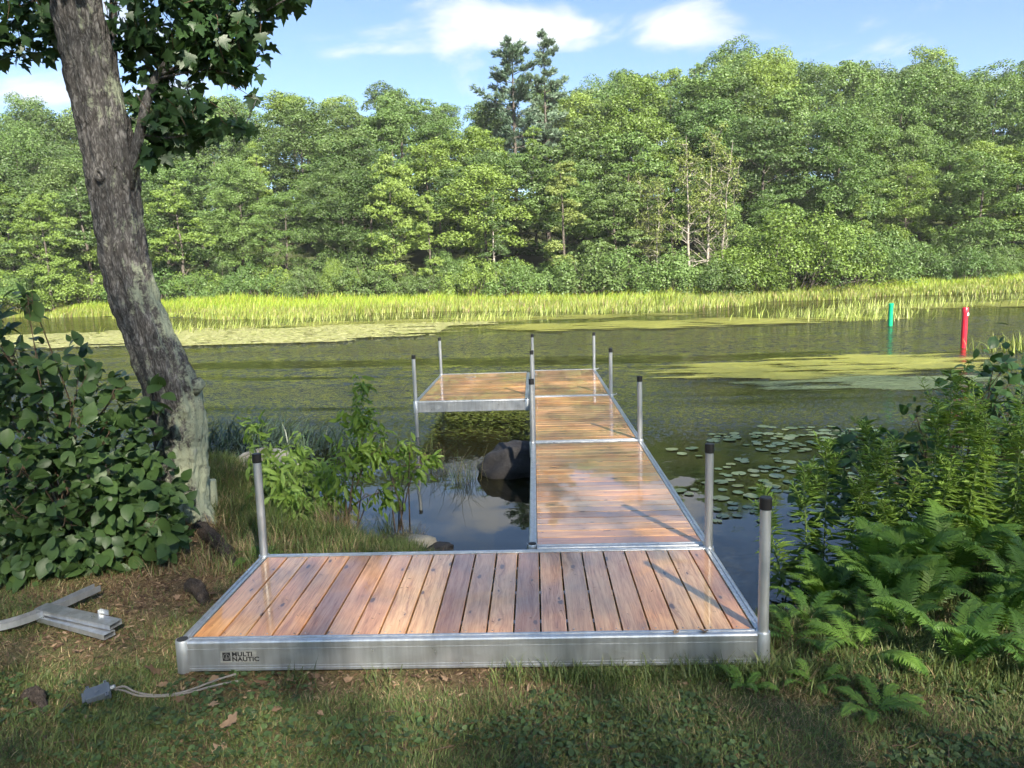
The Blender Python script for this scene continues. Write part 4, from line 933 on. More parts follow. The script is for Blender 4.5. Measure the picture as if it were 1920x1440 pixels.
for pts, r0, r1 in [([(-1.16, 2.1, 2.62), (-1.10, 2.08, 2.82), (-1.035, 2.1, 3.01), (-1.0, 2.15, 3.215), (-.93, 2.2, 3.42), (-.816, 2.25, 3.58), (-.72, 2.3, 3.75), (-.60, 2.35, 3.88), (-.3, 2.4, 4.1), (.2, 2.5, 4.5)], .044, .02),
                    ([(-1.29, 2.2, 2.95), (-1.39, 2.5, 3.30), (-1.40, 2.5, 3.63), (-1.375, 2.5, 3.91), (-1.32, 2.5, 4.27), (-1.2, 2.7, 5.2)], .042, .025),
                    ([(-1.33, 1.95, 3.95), (-1.7, 2.0, 4.25), (-2.2, 2.1, 4.5), (-2.8, 2.2, 4.6)], .06, .02), ([(-.93, 2.2, 3.42), (-.72, 2.2, 3.46), (-.5, 2.2, 3.48), (-.25, 2.2, 3.42)], .012, .004),
                    ([(-.9, 2.2, 3.45), (-.55, 2.3, 3.62), (-.2, 2.3, 3.85), (.2, 2.25, 4.02)], .014, .004), ([(-1.03, 2.1, 3.0), (-.85, 2.15, 2.98), (-.6, 2.2, 3.02), (-.25, 2.2, 3.08), (-.16, 2.2, 3.25)], .010, .003),
                    ([(-1.5, 2.05, 4.1), (-1.8, 2.1, 3.95), (-2.05, 2.15, 3.75)], .016, .004)]:
    MB().tube(pts, list(np.linspace(r0, r1, len(pts))), 10).build('branch', M['bark'], mr, True)
rs = np.random.default_rng(61)
cl = [(-2.0, 2.1, 3.95, .40, .45, .30, 230), (-1.78, 2.15, 3.80, .28, .3, .20, 110), (-2.05, 2.1, 3.68, .20, .3, .12, 60), (-1.53, 2.2, 3.75, .10, .2, .18, 40), (-1.42, 2.3, 3.45, .06, .1, .08, 10),
      (-.75, 2.3, 3.85, .55, .5, .28, 380), (-.42, 2.3, 3.75, .34, .4, .24, 210), (-.62, 2.3, 3.60, .38, .4, .18, 150), (-1.02, 2.35, 3.62, .22, .3, .30, 110), (-1.03, 2.35, 3.25, .22, .25, .22, 110), (-.85, 2.25, 3.08, .24, .25, .16, 110), (-.68, 2.2, 3.25, .18, .2, .12, 50), (-.36, 2.25, 3.50, .22, .25, .10, 50),
      (-1.0, 2.2, 2.90, .12, .2, .12, 36), (-.38, 2.2, 3.06, .22, .15, .07, 34), (-.17, 2.2, 3.28, .05, .06, .04, 5), (-.62, 2.2, 3.02, .14, .12, .08, 30), (.02, 2.25, 4.02, .30, .3, .06, 60), (-.3, 2.3, 4.0, .4, .4, .16, 160),
      (-1.2, 2.0, 4.9, 1.7, 1.5, .55, 900), (-.4, 2.4, 4.6, 1.1, 1.0, .35, 450), (-2.4, 2.2, 4.6, .9, 1.0, .4, 350)]
pos = []
for (x, y, z, a, b, c, n_) in cl:
    u = nrm(rs.normal(0, 1, (n_, 3)))*rs.uniform(0.25, 1, (n_, 1))**0.5; pos.append(np.array([x, y, z]) + u*np.array([a, b, c]))
pos = np.concatenate(pos); n_ = len(pos)
dv = nrm(rs.normal(0, .75, (n_, 3)) + np.array([0, -.15, -.75])); nv = nrm(rs.normal(0, .6, (n_, 3)) + np.array([0, -.55, .75])); 
leaves_on(mr, MAPLE, pos, dv, nv, rs.uniform(.065, .125, n_), M['leaf_maple'])
tw = MB()
for i in range(0, n_, 9):
    c = cl[min(len(cl)-1, i*len(cl)//n_)]; e = pos[i]; b = np.array([e[0]+rs.normal(0, .10), e[1]+rs.normal(0, .1), e[2]+rs.uniform(.05, .16)]); tw.tube([b, (b+e)/2+rs.normal(0, .01, 3), e], [.004, .003, .002], 4, False)
tag(tw.build('twigs', M['twig'], mr), kind='stuff')

# ---- leafy shrubs
def shrub(name, base, ells, label, mt, tmpl, size, seed, stems=34, limit=300, up=.5, cat='shrub', facing=(0.1, -.8, .55), shell=0.45, droop=-.25, stem_mat=None, rim=0.006):
    rs = np.random.default_rng(seed); r = empty(name, base); tag(r, label, cat); pos = []
    for (x, y, z, a, b, c, n_) in ells:
        u = nrm(rs.normal(0, 1, (n_, 3)))*rs.uniform(shell, 1, (n_, 1)); pos.append(np.array([x, y, z]) + u*np.array([a, b, c]))
    pos = np.concatenate(pos); pos = pos[pos[:, 2] > ground_z(pos[:, 0], pos[:, 1])+.01]; n_ = len(pos)
    cen = np.array(base); outv = nrm(pos-cen-np.array([0, 0, .4]))
    dv = nrm(outv*.6 + rs.normal(0, .6, (n_, 3)) + np.array([0, -.1, droop])); nv = nrm(rs.normal(0, .62, (n_, 3)) + np.array(facing)*.7 + outv*.3 + np.array([0, 0, up]))
    sz = size*rs.uniform(.45, 1.35, n_)
    leaves_on(r, tmpl, pos, dv, nv, sz, mt, limit)
    st_ = MB(); idx_ = rs.choice(n_, min(stems, n_), replace=False)
    for i in idx_:
        e = pos[i]; b = cen + rs.normal(0, .07, 3)*np.array([1, 1, 0]); mid = b + (e-b)*np.array([.35, .35, .6]) + rs.normal(0, .03, 3)
        st_.tube([b, mid, (mid+e)/2+rs.normal(0, .02, 3), e], [rim*1.4, rim, rim*.6, .002], 5, False)
        near_ = np.argsort(np.sum((pos-e)**2, 1))[1:7]
        for j in near_: st_.tube([(mid+e)/2 if rs.random() < .4 else e, (e+pos[j])/2+rs.normal(0, .012, 3), pos[j]], [.003, .002, .0015], 4, False)
    tag(st_.build('stems', stem_mat or M['twig'], r), kind='stuff'); return r
shrub('leafy_shrub', (-1.75, 1.85, -.22), [(-2.05, 1.75, .55, .55, .5, .75, 416), (-1.55, 1.65, .35, .55, .45, .6, 480), (-1.25, 1.7, .55, .38, .4, .5, 272), (-1.05, 1.7, .25, .30, .35, .35, 176), (-1.5, 1.4, -.02, .45, .28, .22, 208), (-1.85, 1.35, .0, .4, .3, .3, 176),
       (-2.1, 1.7, 1.35, .42, .4, .42, 192), (-1.65, 1.75, 1.15, .40, .35, .38, 128), (-1.15, 1.75, 1.0, .30, .25, .22, 80), (-1.8, 1.65, 1.75, .12, .12, .15, 19), (-2.6, 1.8, .7, .6, .6, .9, 352), (-.95, 1.62, .05, .22, .25, .2, 80)],
      'dense dark green shrub with large oval leaves, growing around the foot of the leaning maple', M['leaf_shrub'], OVAL, 0.112, 71, stems=60)
shrub('dogwood_shrub', (5.3, 2.5, -.3), [(5.4, 2.3, .35, .6, .6, .75, 330), (4.75, 2.5, .15, .5, .45, .45, 200), (5.9, 2.4, .7, .6, .6, .7, 220), (5.35, 1.9, .95, .35, .3, .25, 50), (4.35, 2.55, -.05, .32, .3, .25, 80), (5.15, 2.0, .0, .6, .4, .4, 170), (4.62, 2.5, .42, .3, .25, .15, 40)],
      'dark-leaved shrub overhanging the water, behind the tall goldenrod stems', M['leaf_dogwood'], OVAL, 0.105, 72, stems=50)
shrub('sapling', (.15, 2.85, -.42), [(.32, 3.0, .88, .10, .10, .22, 50), (.29, 2.98, .58, .20, .2, .22, 150), (.24, 2.95, .25, .28, .22, .24, 180), (.45, 3.0, .3, .18, .15, .24, 100), (.1, 2.95, .0, .32, .2, .24, 120), (.48, 2.95, -.1, .22, .15, .20, 80)],
      'bright yellow-green young sapling with drooping leaves at the water edge behind the landing', M['leaf_sapling'], LANCE, 0.100, 73, stems=9, cat='sapling', up=.1, droop=-1.0, shell=.1)
shrub('sapling', (.62, 3.0, -.5), [(.92, 3.05, .2, .12, .10, .08, 40), (.72, 3.0, .30, .16, .14, .18, 60), (.78, 3.0, .10, .18, .14, .12, 40), (.6, 3.0, .12, .18, .14, .18, 40)],
      'small arching sapling whose branch reaches towards the platform post', M['leaf_sapling'], LANCE, 0.09, 74, stems=6, cat='sapling', up=.1, droop=-.9, shell=.1)
for k, (x, y, h, lab) in enumerate([(-.95, 3.6, .75, 'slender leafy plant just behind the maple foot'), (-.62, 3.7, .62, 'leafy plant beside the pale rock, nearer the maple'), (-.35, 3.3, .85, 'leafy plant right behind the corner post of the landing'), (-.15, 3.3, .7, 'leafy plant between the corner post and the bright sapling'), (-.75, 4.3, .8, 'leafy plant standing over the pale rock'), (-.05, 2.95, .45, 'low leafy plant at the foot of the bright sapling'), (-.5, 2.9, .5, 'leafy plant between the maple foot and the corner post'), (-.62, 3.15, .65, 'leafy plant just behind the broken stub of the maple'), (-.3, 3.7, .7, 'leafy plant at the water between rock and sapling')]):
    bz = float(ground_z(x, y)); hz = bz + h
    shrub('bank_plant', (x, y, bz-.02), [(x, y, bz+h*.75, .15, .15, h*.28, 60), (x+.03, y, bz+h*.35, .20, .17, h*.3, 50)], lab, M['leaf_goldenrod'], LANCE, 0.11, 80+k, stems=4, cat='plant', up=.3, droop=-.5, shell=.15, stem_mat=M['stem'], rim=.004)

for k in range(12):
    x, y = rng.uniform(-1.0, -.05), rng.uniform(2.5, 4.2)
    if y > near_shore(x)-.1: y = float(near_shore(x))-.25
    bz = float(ground_z(x, y)); h = rng.uniform(.3, .55)
    shrub('bank_weed', (x, y, bz-.02), [(x, y, bz+h*.65, .14, .13, h*.3, 40), (x, y, bz+h*.3, .17, .15, h*.25, 34)], 'knee-high leafy weed on the bank between the maple and the bright sapling', M['leaf_goldenrod'] if k % 3 else M['leaf_shrub'], LANCE, rng.uniform(.07, .11), 120+k, stems=4, limit=0, cat='plant', up=.4, droop=-.4, shell=.15, stem_mat=M['stem'], rim=.003)['group'] = 'weeds between maple and sapling'
# ---- goldenrod: upright stems ringed with narrow leaves
def goldenrod_mesh(seed, h):
    rs = np.random.default_rng(seed); st_ = MB(); pos, dv = [], []
    bx, by = rs.normal(0, .05*h), rs.normal(0, .05*h)
    path = [np.array([bx*t*t, by*t*t, h*t]) for t in np.linspace(0, 1, 7)]; st_.tube(path, list(np.linspace(.0055, .002, 7)), 6, False)
    for i in range(int(150*h)+30):
        t = rs.uniform(.12, 1.0); a = i*2.39996; p = np.array([bx*t*t, by*t*t, h*t]); l = (1-.55*t)
        pos.append(p); dv.append(np.array([math.cos(a), math.sin(a), .15+.9*max(0, t-.6)])*l*.17)
    for b in range(7):                                    # short flowering side shoots at the top
        t = rs.uniform(.62, .93); a = b*2.4+rs.normal(0, .3); p = np.array([bx*t*t, by*t*t, h*t]); L = rs.uniform(.10, .22)*h; e = p+np.array([math.cos(a)*L*.55, math.sin(a)*L*.55, L]); st_.tube([p, (p+e)/2, e], .002, 4, False)
        for j in range(20):
            q = rs.uniform(.25, 1.03); aa = j*2.4; pos.append(p+(e-p)*q); dv.append(np.array([math.cos(aa)*.8, math.sin(aa)*.8, .7])*.05)
    pos, dv = np.array(pos), np.array(dv); L = np.linalg.norm(dv, axis=1); nv = nrm(np.array([0, 0, 1.0]) - .2*nrm(dv) + rs.normal(0, .25, pos.shape))
    P = place(NARROW[0], pos, dv, nv, L*rs.uniform(.8, 1.2, len(L))); me = bulk('leaves', P, None, NARROW[1]); me.materials.append(M['leaf_goldenrod'])
    sm_ = st_.mesh('stem'); sm_.materials.append(M['stem']); return sm_, me
GR = [(goldenrod_mesh(91+i, h), h) for i, h in enumerate((1.25, 1.0, .8, 1.1))]
gold = [(4.85, 1.55, 1.12, 0, 'tallest goldenrod stem before the dark overhanging shrub'), (4.68, 1.5, .93, 3, 'goldenrod stem just beside the tallest one, nearer the water'), (5.08, 1.6, .90, 3, 'goldenrod stem behind the tallest one, away from the water'), (4.46, 1.6, .62, 1, 'middle-height goldenrod between the tall stems and the water clump'), (4.54, 1.75, .70, 1, 'goldenrod stem rising behind the middle-height one'),
        (4.02, 1.75, .58, 2, 'tallest stem of the small goldenrod clump at the water edge'), (3.88, 1.7, .42, 2, 'middle stem of the small goldenrod clump at the water edge'), (3.74, 1.65, .28, 2, 'shortest stem, leaning over the water, of the small goldenrod clump'), (4.95, 1.35, .72, 1, 'goldenrod stem in front of the tallest one, above the ferns'), (5.3, 1.5, .75, 3, 'goldenrod stem at the picture edge beside the dark shrub'), (5.2, 1.2, .5, 1, 'short goldenrod at the picture edge above the ferns'), (4.3, 1.35, .25, 2, 'short goldenrod shoot between the ferns and the water'),
        (4.78, 1.3, .85, 3, 'goldenrod stem in front of the pair of tall stems'), (4.98, 1.75, 1.0, 0, 'goldenrod stem close behind the tallest one'), (4.6, 1.3, .55, 1, 'goldenrod above the tall bright fern'), (5.15, 1.35, .95, 0, 'tall goldenrod by the picture edge'), (4.12, 1.6, .38, 2, 'goldenrod between the small water-edge clump and the tall stems'), (4.25, 1.7, .48, 1, 'goldenrod behind the small water-edge clump'), (4.4, 1.45, .45, 1, 'goldenrod in the middle of the bank, before the dark shrub'), (5.4, 1.3, .8, 3, 'outermost goldenrod at the picture edge')]
for (x, y, zt, k, lab) in gold:
    gz = float(ground_z(x, y)) - .02; (sm_, lm_), h = GR[k]; s = (zt-gz)/h; r = empty('goldenrod', (x, y, gz), rng.uniform(0, 6.28), (s**.5*1.05, s**.5*1.05, s)); r.rotation_euler[0] = rng.normal(0, .05); r.rotation_euler[1] = rng.normal(0, .05) - (.28 if 'leaning' in lab else 0)
    tag(r, lab, 'plant', 'goldenrod on the bank')
    for nm, me in (('stem', sm_), ('leaves', lm_)):
        o = bpy.data.objects.new(nm, me); COL.objects.link(o); o.parent = r

# ---- ferns
def frond_mesh(seed, L=1.0, pairs=26):
    rs = np.random.default_rng(seed); mb = MB(); pos, dv, sz, nv = [], [], [], []
    def spine(t): return np.array([0, L*t*(1-.18*t), L*(.62*t-.55*t**2.2)])
    mb.tube([spine(t) for t in np.linspace(0, 1, 9)], list(np.linspace(.010, .002, 9)*L), 4, False)
    V, F = list(mb.v), list(mb.f)
    for i in range(pairs):
        t = .14+.86*i/(pairs-1); w = L*.20*(math.sin(PI*min(1, (t-.05)*.92+.10)) ** .75)*(1.0-.2*t); p = spine(t); tg = nrm(spine(min(1, t+.02))-spine(t-.02))
        for s in (-1, 1):
            d = nrm(np.array([s, .30, 0]) + tg*.25 + rs.normal(0, .07, 3)); n = nrm(np.cross(d, tg)*(1 if s < 0 else -1)); n = n if n[2] > 0 else -n
            wv = w*rs.uniform(.85, 1.1); hw = L*.0135
            side = nrm(np.cross(d, n)); b = len(V)
            V += [tuple(p-side*hw*.6), tuple(p+side*hw*.6), tuple(p+d*wv*.45-side*hw+n*.006*L), tuple(p+d*wv*.45+side*hw+n*.006*L), tuple(p+d*wv-n*.03*L)]
            F += [(b, b+1, b+3), (b, b+3, b+2), (b+2, b+3, b+4)]
    m2 = MB(); m2.v, m2.f = V, F; me = m2.mesh('frond'); me.materials.append(M['fern']); return me
FR = [frond_mesh(201+i) for i in range(4)]
ferns = [(4.05, -.05, .62, 9, .9, 'big bright fern nearest the picture corner, in front of the dark ferns'), (3.45, -.42, .34, 7, .55, 'small low fern standing alone in the lawn'), (3.62, .12, .50, 6, .35, 'fern with one long frond arching low across the shade'), (4.35, -.15, .55, 8, .8, 'fern at the picture edge below the big bright fern'), (3.30, .30, .34, 7, .4, 'low fern right behind the landing corner post'),
         (4.10, 1.05, .85, 10, 1.35, 'tall bright upright fern among the goldenrod'), (3.85, 1.05, .70, 9, 1.2, 'upright fern between the tall bright fern and the water'), (4.55, .95, .75, 9, 1.1, 'fern behind the big bright fern, in front of the tall goldenrod'), (4.70, .45, .65, 9, 1.0, 'dark fern at the picture edge above the big bright fern'), (4.20, .6, .6, 8, .8, 'dark shaded fern in the middle of the fern bed'),
         (3.58, .80, .45, 7, .8, 'fern at the water edge past the landing corner post'), (2.92, -.20, .22, 6, .5, 'tiny fern under the end of the landing front rail'), (3.25, -.18, .24, 6, .45, 'tiny fern in the grass just past the landing corner'), (4.9, .0, .6, 8, .8, 'fern half out of the picture edge'), (3.75, .45, .42, 7, .5, 'low shaded fern behind the arching frond'), (-.18, 1.62, .30, 6, .3, 'lone grey-green fern lying between the maple foot and the landing'), (4.95, 1.1, .7, 8, 1.1, 'fern under the goldenrod at the picture edge'), (4.4, 1.25, .6, 8, 1.2, 'fern behind the tall bright fern'),
         (4.0, .75, .62, 9, 1.15, 'upright fern in the bed, water-side of the dark shaded fern'), (4.45, .3, .6, 9, 1.1, 'fern between the big bright fern and the dark edge fern'), (3.95, .38, .5, 8, .9, 'fern just behind the big bright fern, water-side'), (3.72, .95, .6, 9, 1.2, 'upright fern close to the water, behind the landing corner post'), (4.3, .9, .7, 9, 1.25, 'upright fern at the foot of the tall goldenrod'), (4.85, .7, .65, 9, 1.1, 'fern at the picture edge in front of the goldenrod'), (5.15, .4, .6, 8, 1.0, 'outermost fern of the bed'), (3.45, .5, .4, 8, .7, 'small fern between the corner post and the water')]
for k, (x, y, s, nf, upr, lab) in enumerate(ferns):
    gz = float(ground_z(x, y)) - .01; r = empty('fern', (x, y, gz)); tag(r, lab, 'fern', 'ferns on the bank')
    for j in range(nf):
        o = bpy.data.objects.new('frond', FR[(j+k) % 4]); COL.objects.link(o); o.parent = r; q = s*rng.uniform(.65, .98)
        o.rotation_euler = (math.radians(46)*upr*rng.uniform(.6, 1.15)-.05, rng.normal(0, .15), 2*PI*j/nf+rng.normal(0, .3)); o.scale = (q, q, q)
        o.location = (rng.normal(0, .02), rng.normal(0, .02), 0)

# ================================================================== GRASS AND LITTER
rs = np.random.default_rng(301)
def land(n, x0, x1, y0, y1):
    X = rs.uniform(x0, x1, n); Y = rs.uniform(y0, y1, n); d = near_shore(X)-Y
    k = (d > .05) & ~((X > -.03) & (X < 3.08) & (Y > -.015) & (Y < 1.25)); return X[k], Y[k]
def dirt(X, Y):
    """bare, trampled places: under the landing's front rail, round the maple foot, the worn ground beside the dock"""
    a = np.exp(-((Y+.07)/.17)**2)*sstep(2.3, 1.3, X)*sstep(-.3, .2, X)
    b = np.exp(-(((X+.55)/.55)**2+((Y-1.25)/.65)**2)); c = np.exp(-(((X+.75)/.5)**2+((Y-.35)/.22)**2))*.9; d = np.exp(-(((X-3.4)/.5)**2+((Y+.05)/.22)**2))*.6
    e = np.exp(-(((X+.9)/.5)**2+((Y-2.1)/.5)**2))
    return np.clip(a+b+c+d+e, 0, 1)
GREEN = [(.115, .165, .048), (.15, .195, .058), (.09, .135, .045), (.20, .21, .085)]; DRY = [(.32, .25, .135), (.42, .33, .19), (.25, .185, .10), (.19, .125, .07)]
def grass(name, label, n, box, L, W, lean, green_w, seed=0, sel=None, mt=None, cols=None, cw=None):
    X, Y = land(n, *box); dd = dirt(X, Y); patch = vnoise(X*2.1, Y*2.1, 7)
    k = rs.random(len(X)) < np.clip(1.0 - .82*dd + .25*patch, .06, 1)
    if sel is not None: k &= sel(X, Y)
    X, Y, dd, patch = X[k], Y[k], dd[k], patch[k]; n = len(X); Z = ground_z(X, Y)-.004
    fdry = np.clip(.24 + .55*dd - .25*patch + green_w, .03, .95); isdry = rs.random(n) < fdry
    c = np.where(isdry[:, None], colmix(rs, n, cols or DRY, cw or [2, 2, 2, 1]), colmix(rs, n, GREEN, [3, 3, 3, 1]))
    l = L*rs.uniform(.45, 1.3, n)*(1+.35*vnoise(X*3.3, Y*3.3, 3)); ln = np.clip(rs.normal(lean, .2, n)+.25*isdry, .05, .985)
    P = blades(np.stack([X, Y, Z], -1), l, W*rs.uniform(.6, 1.4, n), ln, rs, az=rs.uniform(0, 2*PI, n) if seed else rs.normal(0, 1.6, n)+2*vnoise(X*2, Y*2, 9), curve=.42)
    o = obj(name, bulk(name, P, None, BLF, c), mt or M['stuffcol']); tag(o, label, 'grass', kind='stuff'); return o
grass('lawn_grass', 'short matted lawn grass in front of the landing', 230000, (-2.2, 5.0, -1.35, .10), .046, .0040, .76, .06)
grass('lawn_grass', 'thin dry and green grass beside the landing and round the maple foot', 110000, (-3.2, 0.02, .05, 3.2), .060, .0040, .78, .16)
grass('bank_grass', 'longer shaded grass and weeds on the fern bank', 52000, (3.02, 6.2, -.3, 2.6), .10, .0055, .6, -.12)
grass('bank_grass', 'rough green grass on the bank behind the landing', 60000, (-2.5, 1.2, 1.3, 4.8), .15, .0055, .5, -.05)
# longer tufts against the front rail
tp = []
for (x, s, n_) in [(2.05, .10, 260), (2.35, .14, 300), (2.72, .12, 380), (2.95, .10, 300), (1.75, .06, 120), (.62, .05, 60), (1.05, .05, 50), (3.15, .1, 300), (3.4, .15, 260)]: tp.append(np.stack([rs.normal(x, s, n_), rs.normal(-.10, .045, n_)], -1))
tp = np.concatenate(tp); n = len(tp)
P = blades(np.column_stack([tp, ground_z(tp[:, 0], tp[:, 1])]), rs.uniform(.05, .15, n), .0048, rs.uniform(.4, .95, n), rs); o = obj('grass_tufts', bulk('grass_tufts', P, None, BLF, colmix(rs, n, GREEN, [3, 3, 3, 1])), M['stuffcol']); tag(o, 'longer grass tufts along the front rail of the landing', 'grass', kind='stuff')
# straw-coloured tussocks at the water edge behind the landing
def tussock(x, y, n, L, cols, w, label, spread=.07):
    e = np.stack([rs.normal(x, spread, n), rs.normal(y, spread, n)], -1); P = blades(np.column_stack([e, np.maximum(ground_z(e[:, 0], e[:, 1]), WL)]), L*rs.uniform(.5, 1.2, n), .005, np.clip(rs.normal(.7, .2, n), .1, .97), rs)
    o = obj('grass_tussock', bulk('grass_tussock', P, None, BLF, colmix(rs, n, cols, w)), M['stuffcol']); tag(o, label, 'grass tussock'); return o
tussock(.08, 2.65, 800, .34, DRY+GREEN, [4, 4, 2, 1, 1, 1, 0, 0], 'straw-coloured dead grass tussock at the water edge below the bright sapling', .09)
tussock(.70, 2.78, 500, .24, DRY+GREEN, [3, 4, 2, 0, 1, 2, 0, 1], 'yellowish grass tussock on the shore stones behind the landing', .07)
tussock(-.35, 2.45, 500, .30, GREEN+DRY, [3, 3, 2, 1, 1, 0, 0, 0], 'green grass tussock behind the corner post of the landing', .12)
tussock(.45, 3.05, 120, .42, GREEN, [1, 2, 1, 1], 'thin sedge clump standing in the shallows beside the bright sapling', .05)
tussock(1.02, 5.0, 90, .50, GREEN+DRY, [2, 2, 1, 2, 2, 1, 0, 0], 'bent reeds sticking out of the water in front of the boulder', .10)
tussock(.62, 5.6, 70, .55, GREEN+DRY, [2, 2, 1, 2, 2, 1, 0, 0], 'broken reeds in the dark water under the side platform', .10)
# strap-leaved water plants off the bank, past the maple
wp = clump_pts(rs, [(-2.6, 7.6, .55, .35, 260), (-1.9, 7.3, .5, .4, 240), (-1.2, 6.9, .35, .35, 110), (-3.4, 7.8, .5, .3, 160), (-2.2, 6.6, .6, .25, 120)]); n = len(wp)
P = blades(np.column_stack([wp, np.full(n, WL-.02)]), rs.uniform(.25, .60, n), .020, np.clip(rs.normal(.8, .2, n), .1, .985), rs, az=rs.normal(.2, 1.2, n)); o = obj('water_plants', bulk('water_plants', P, None, BLF, colmix(rs, n, [(.065, .105, .055), (.09, .13, .075), (.05, .085, .035)], [2, 2, 2])), M['mat_weed']); tag(o, 'strap-leaved water plants in the shallows past the maple', 'water plants', kind='stuff')
# broad little weed leaves in the lawn
n = 15000; X, Y = land(n, -2.0, 5.0, -1.3, .1); k = vnoise(X*1.7, Y*1.7, 2) > .0; X, Y = X[k], Y[k]; n = len(X)
P = place(OVAL[0], np.stack([X, Y, ground_z(X, Y)+rs.uniform(.008, .028, n)], -1), nrm(rs.normal(0, 1, (n, 3))*np.array([1, 1, .2])), nrm(rs.normal(0, .35, (n, 3))+np.array([0, 0, 1])), rs.uniform(.013, .040, n)); o = obj('clover_leaves', bulk('clover_leaves', P, None, OVAL[1], colmix(rs, n, [(.07, .12, .04), (.10, .15, .055), (.055, .09, .035)], [1, 1, 1])), M['stuffcol']); tag(o, 'small broad weed leaves scattered through the lawn', 'weeds', kind='stuff')
tg = MB()
for k in range(170):
    x, y = rs.uniform(-2, 4.6), rs.uniform(-1.2, .0) if rs.random() < .6 else rs.uniform(0, 2.4)
    if (-.05 < x < 3.1 and y > -.04) or y > near_shore(x)-.2: continue
    a_, l_ = rs.uniform(0, 6.28), rs.uniform(.03, .14); z_ = float(ground_z(x, y))+.016; e = (x+math.cos(a_)*l_, y+math.sin(a_)*l_, z_+rs.uniform(-.006, .012)); tg.tube([(x, y, z_), ((x+e[0])/2+rs.normal(0, .006), (y+e[1])/2+rs.normal(0, .006), z_+.006), e], [.0028, .0022, .0012], 5, False)
o = tg.build('fallen_twigs', M['twig']); tag(o, 'small dry twigs scattered in the grass', 'twigs', kind='stuff')
# leaf litter crumbs on the bare ground
n = 70000; X, Y = land(n, -2.2, 4.6, -.7, 2.8); dd = dirt(X, Y); k = rs.random(len(X)) < .05+.95*dd; X, Y = X[k], Y[k]; n = len(X)
P = place(LANCE[0], np.stack([X, Y, ground_z(X, Y)+rs.uniform(.001, .012, n)], -1), nrm(rs.normal(0, 1, (n, 3))*np.array([1, 1, .25])), nrm(rs.normal(0, .4, (n, 3))+np.array([0, 0, 1])), rs.uniform(.010, .045, n)); o = obj('leaf_litter', bulk('leaf_litter', P, None, LANCE[1], colmix(rs, n, [(.18, .115, .07), (.28, .19, .12), (.10, .06, .04), (.36, .26, .18)], [3, 2, 3, 1])), M['stuffcol']); tag(o, 'brown crumbled leaf litter on the bare earth', 'leaf litter', kind='stuff')

# needles and leaf crumbs blown onto the boards
n = 260; X = rs.uniform(.06, 2.98, n); Y = np.where(rs.random(n) < .6, rs.uniform(.05, 1.17, n), rs.uniform(1.35, 4.5, n)); k = (Y < 1.2) | (X > 1.92); X, Y = X[k], Y[k]; n = len(X)
P = place(LANCE[0]*np.array([.45, 1, 1]), np.stack([X, Y, np.full(n, .0035)], -1), nrm(rs.normal(0, 1, (n, 3))*np.array([1, 1, .08])), nrm(rs.normal(0, .12, (n, 3))+np.array([0, 0, 1])), rs.uniform(.006, .026, n)); o = obj('board_crumbs', bulk('board_crumbs', P, None, LANCE[1], colmix(rs, n, [(.10, .06, .04), (.22, .15, .09), (.06, .04, .03)], [3, 1, 2])), M['stuffcol']); tag(o, 'leaf crumbs and needles scattered on the wet boards', 'leaf litter', kind='stuff')
# fallen leaves: curled dead maple and oak leaves, each a thing
def dead_leaf_mesh(seed):
    rs = np.random.default_rng(seed); V = MAPLE[0].copy(); V[:, 1] -= .4; curl = rs.uniform(.5, 1.2); V[:, 2] = curl*.55*(V[:, 0]**2)+.35*curl*(V[:, 1]**2)+.10*np.sin(V[:, 0]*5+seed)
    me = MB().add(V, MAPLE[1]).mesh('dead_leaf', True); me.materials.append(M['dryleaf']); return me
DL = [dead_leaf_mesh(i) for i in range(4)]
dl = [(.448, -.511, .10, 'largest curled brown leaf lying in the open lawn'), (-.166, -.002, .11, 'pale brown star-shaped dead leaf beside the near corner of the landing'), (-.487, .05, .07, 'rust-coloured dead leaf between the metal tubes and the grey box'), (.478, -.701, .06, 'small dead leaf in the lawn below the largest curled leaf'), (.844, -.411, .04, None), (.30, -.33, .05, None), (.62, -.37, .05, None), (.45, -.13, .06, None), (.62, -.12, .07, None), (.52, -.06, .06, None), (.72, -.08, .05, None), (.9, -.1, .05, None), (-.3, .72, .07, None), (-.2, .85, .06, None), (-.42, .83, .06, None), (-.28, .98, .07, None), (-.15, 1.05, .06, None), (-.5, .95, .05, None), (-.05, -.15, .05, None), (.1, -.28, .05, None), (3.35, .02, .06, None), (3.5, -.12, .05, None), (1.4, -.12, .05, None), (.2, -.1, .06, None), (-.72, .22, .05, None)]
for k, (x, y, s, lab) in enumerate(dl):
    o = bpy.data.objects.new('dead_leaf', DL[k % 4]); COL.objects.link(o); o.location = (x, y, float(ground_z(x, y))+.022); o.rotation_euler = (rng.normal(0, .35), rng.normal(0, .35), rng.uniform(0, 6.28)); o.scale = (s, s, s)
    tag(o, lab or 'small dry brown leaf lying on the earth round the landing', 'dead leaf', 'fallen dead leaves')
for (x, y, s, lab) in [(2.745, -.002, .045, 'dark curled leaf lying on the front rail of the landing'), (2.60, -.004, .035, 'smaller reddish leaf lying on the front rail of the landing')]:
    o = bpy.data.objects.new('dead_leaf', DL[0]); COL.objects.link(o); o.location = (x, y, .010); o.rotation_euler = (.2, .1, rng.uniform(0, 6)); o.scale = (s, s, s); tag(o, lab, 'dead leaf', 'fallen dead leaves')

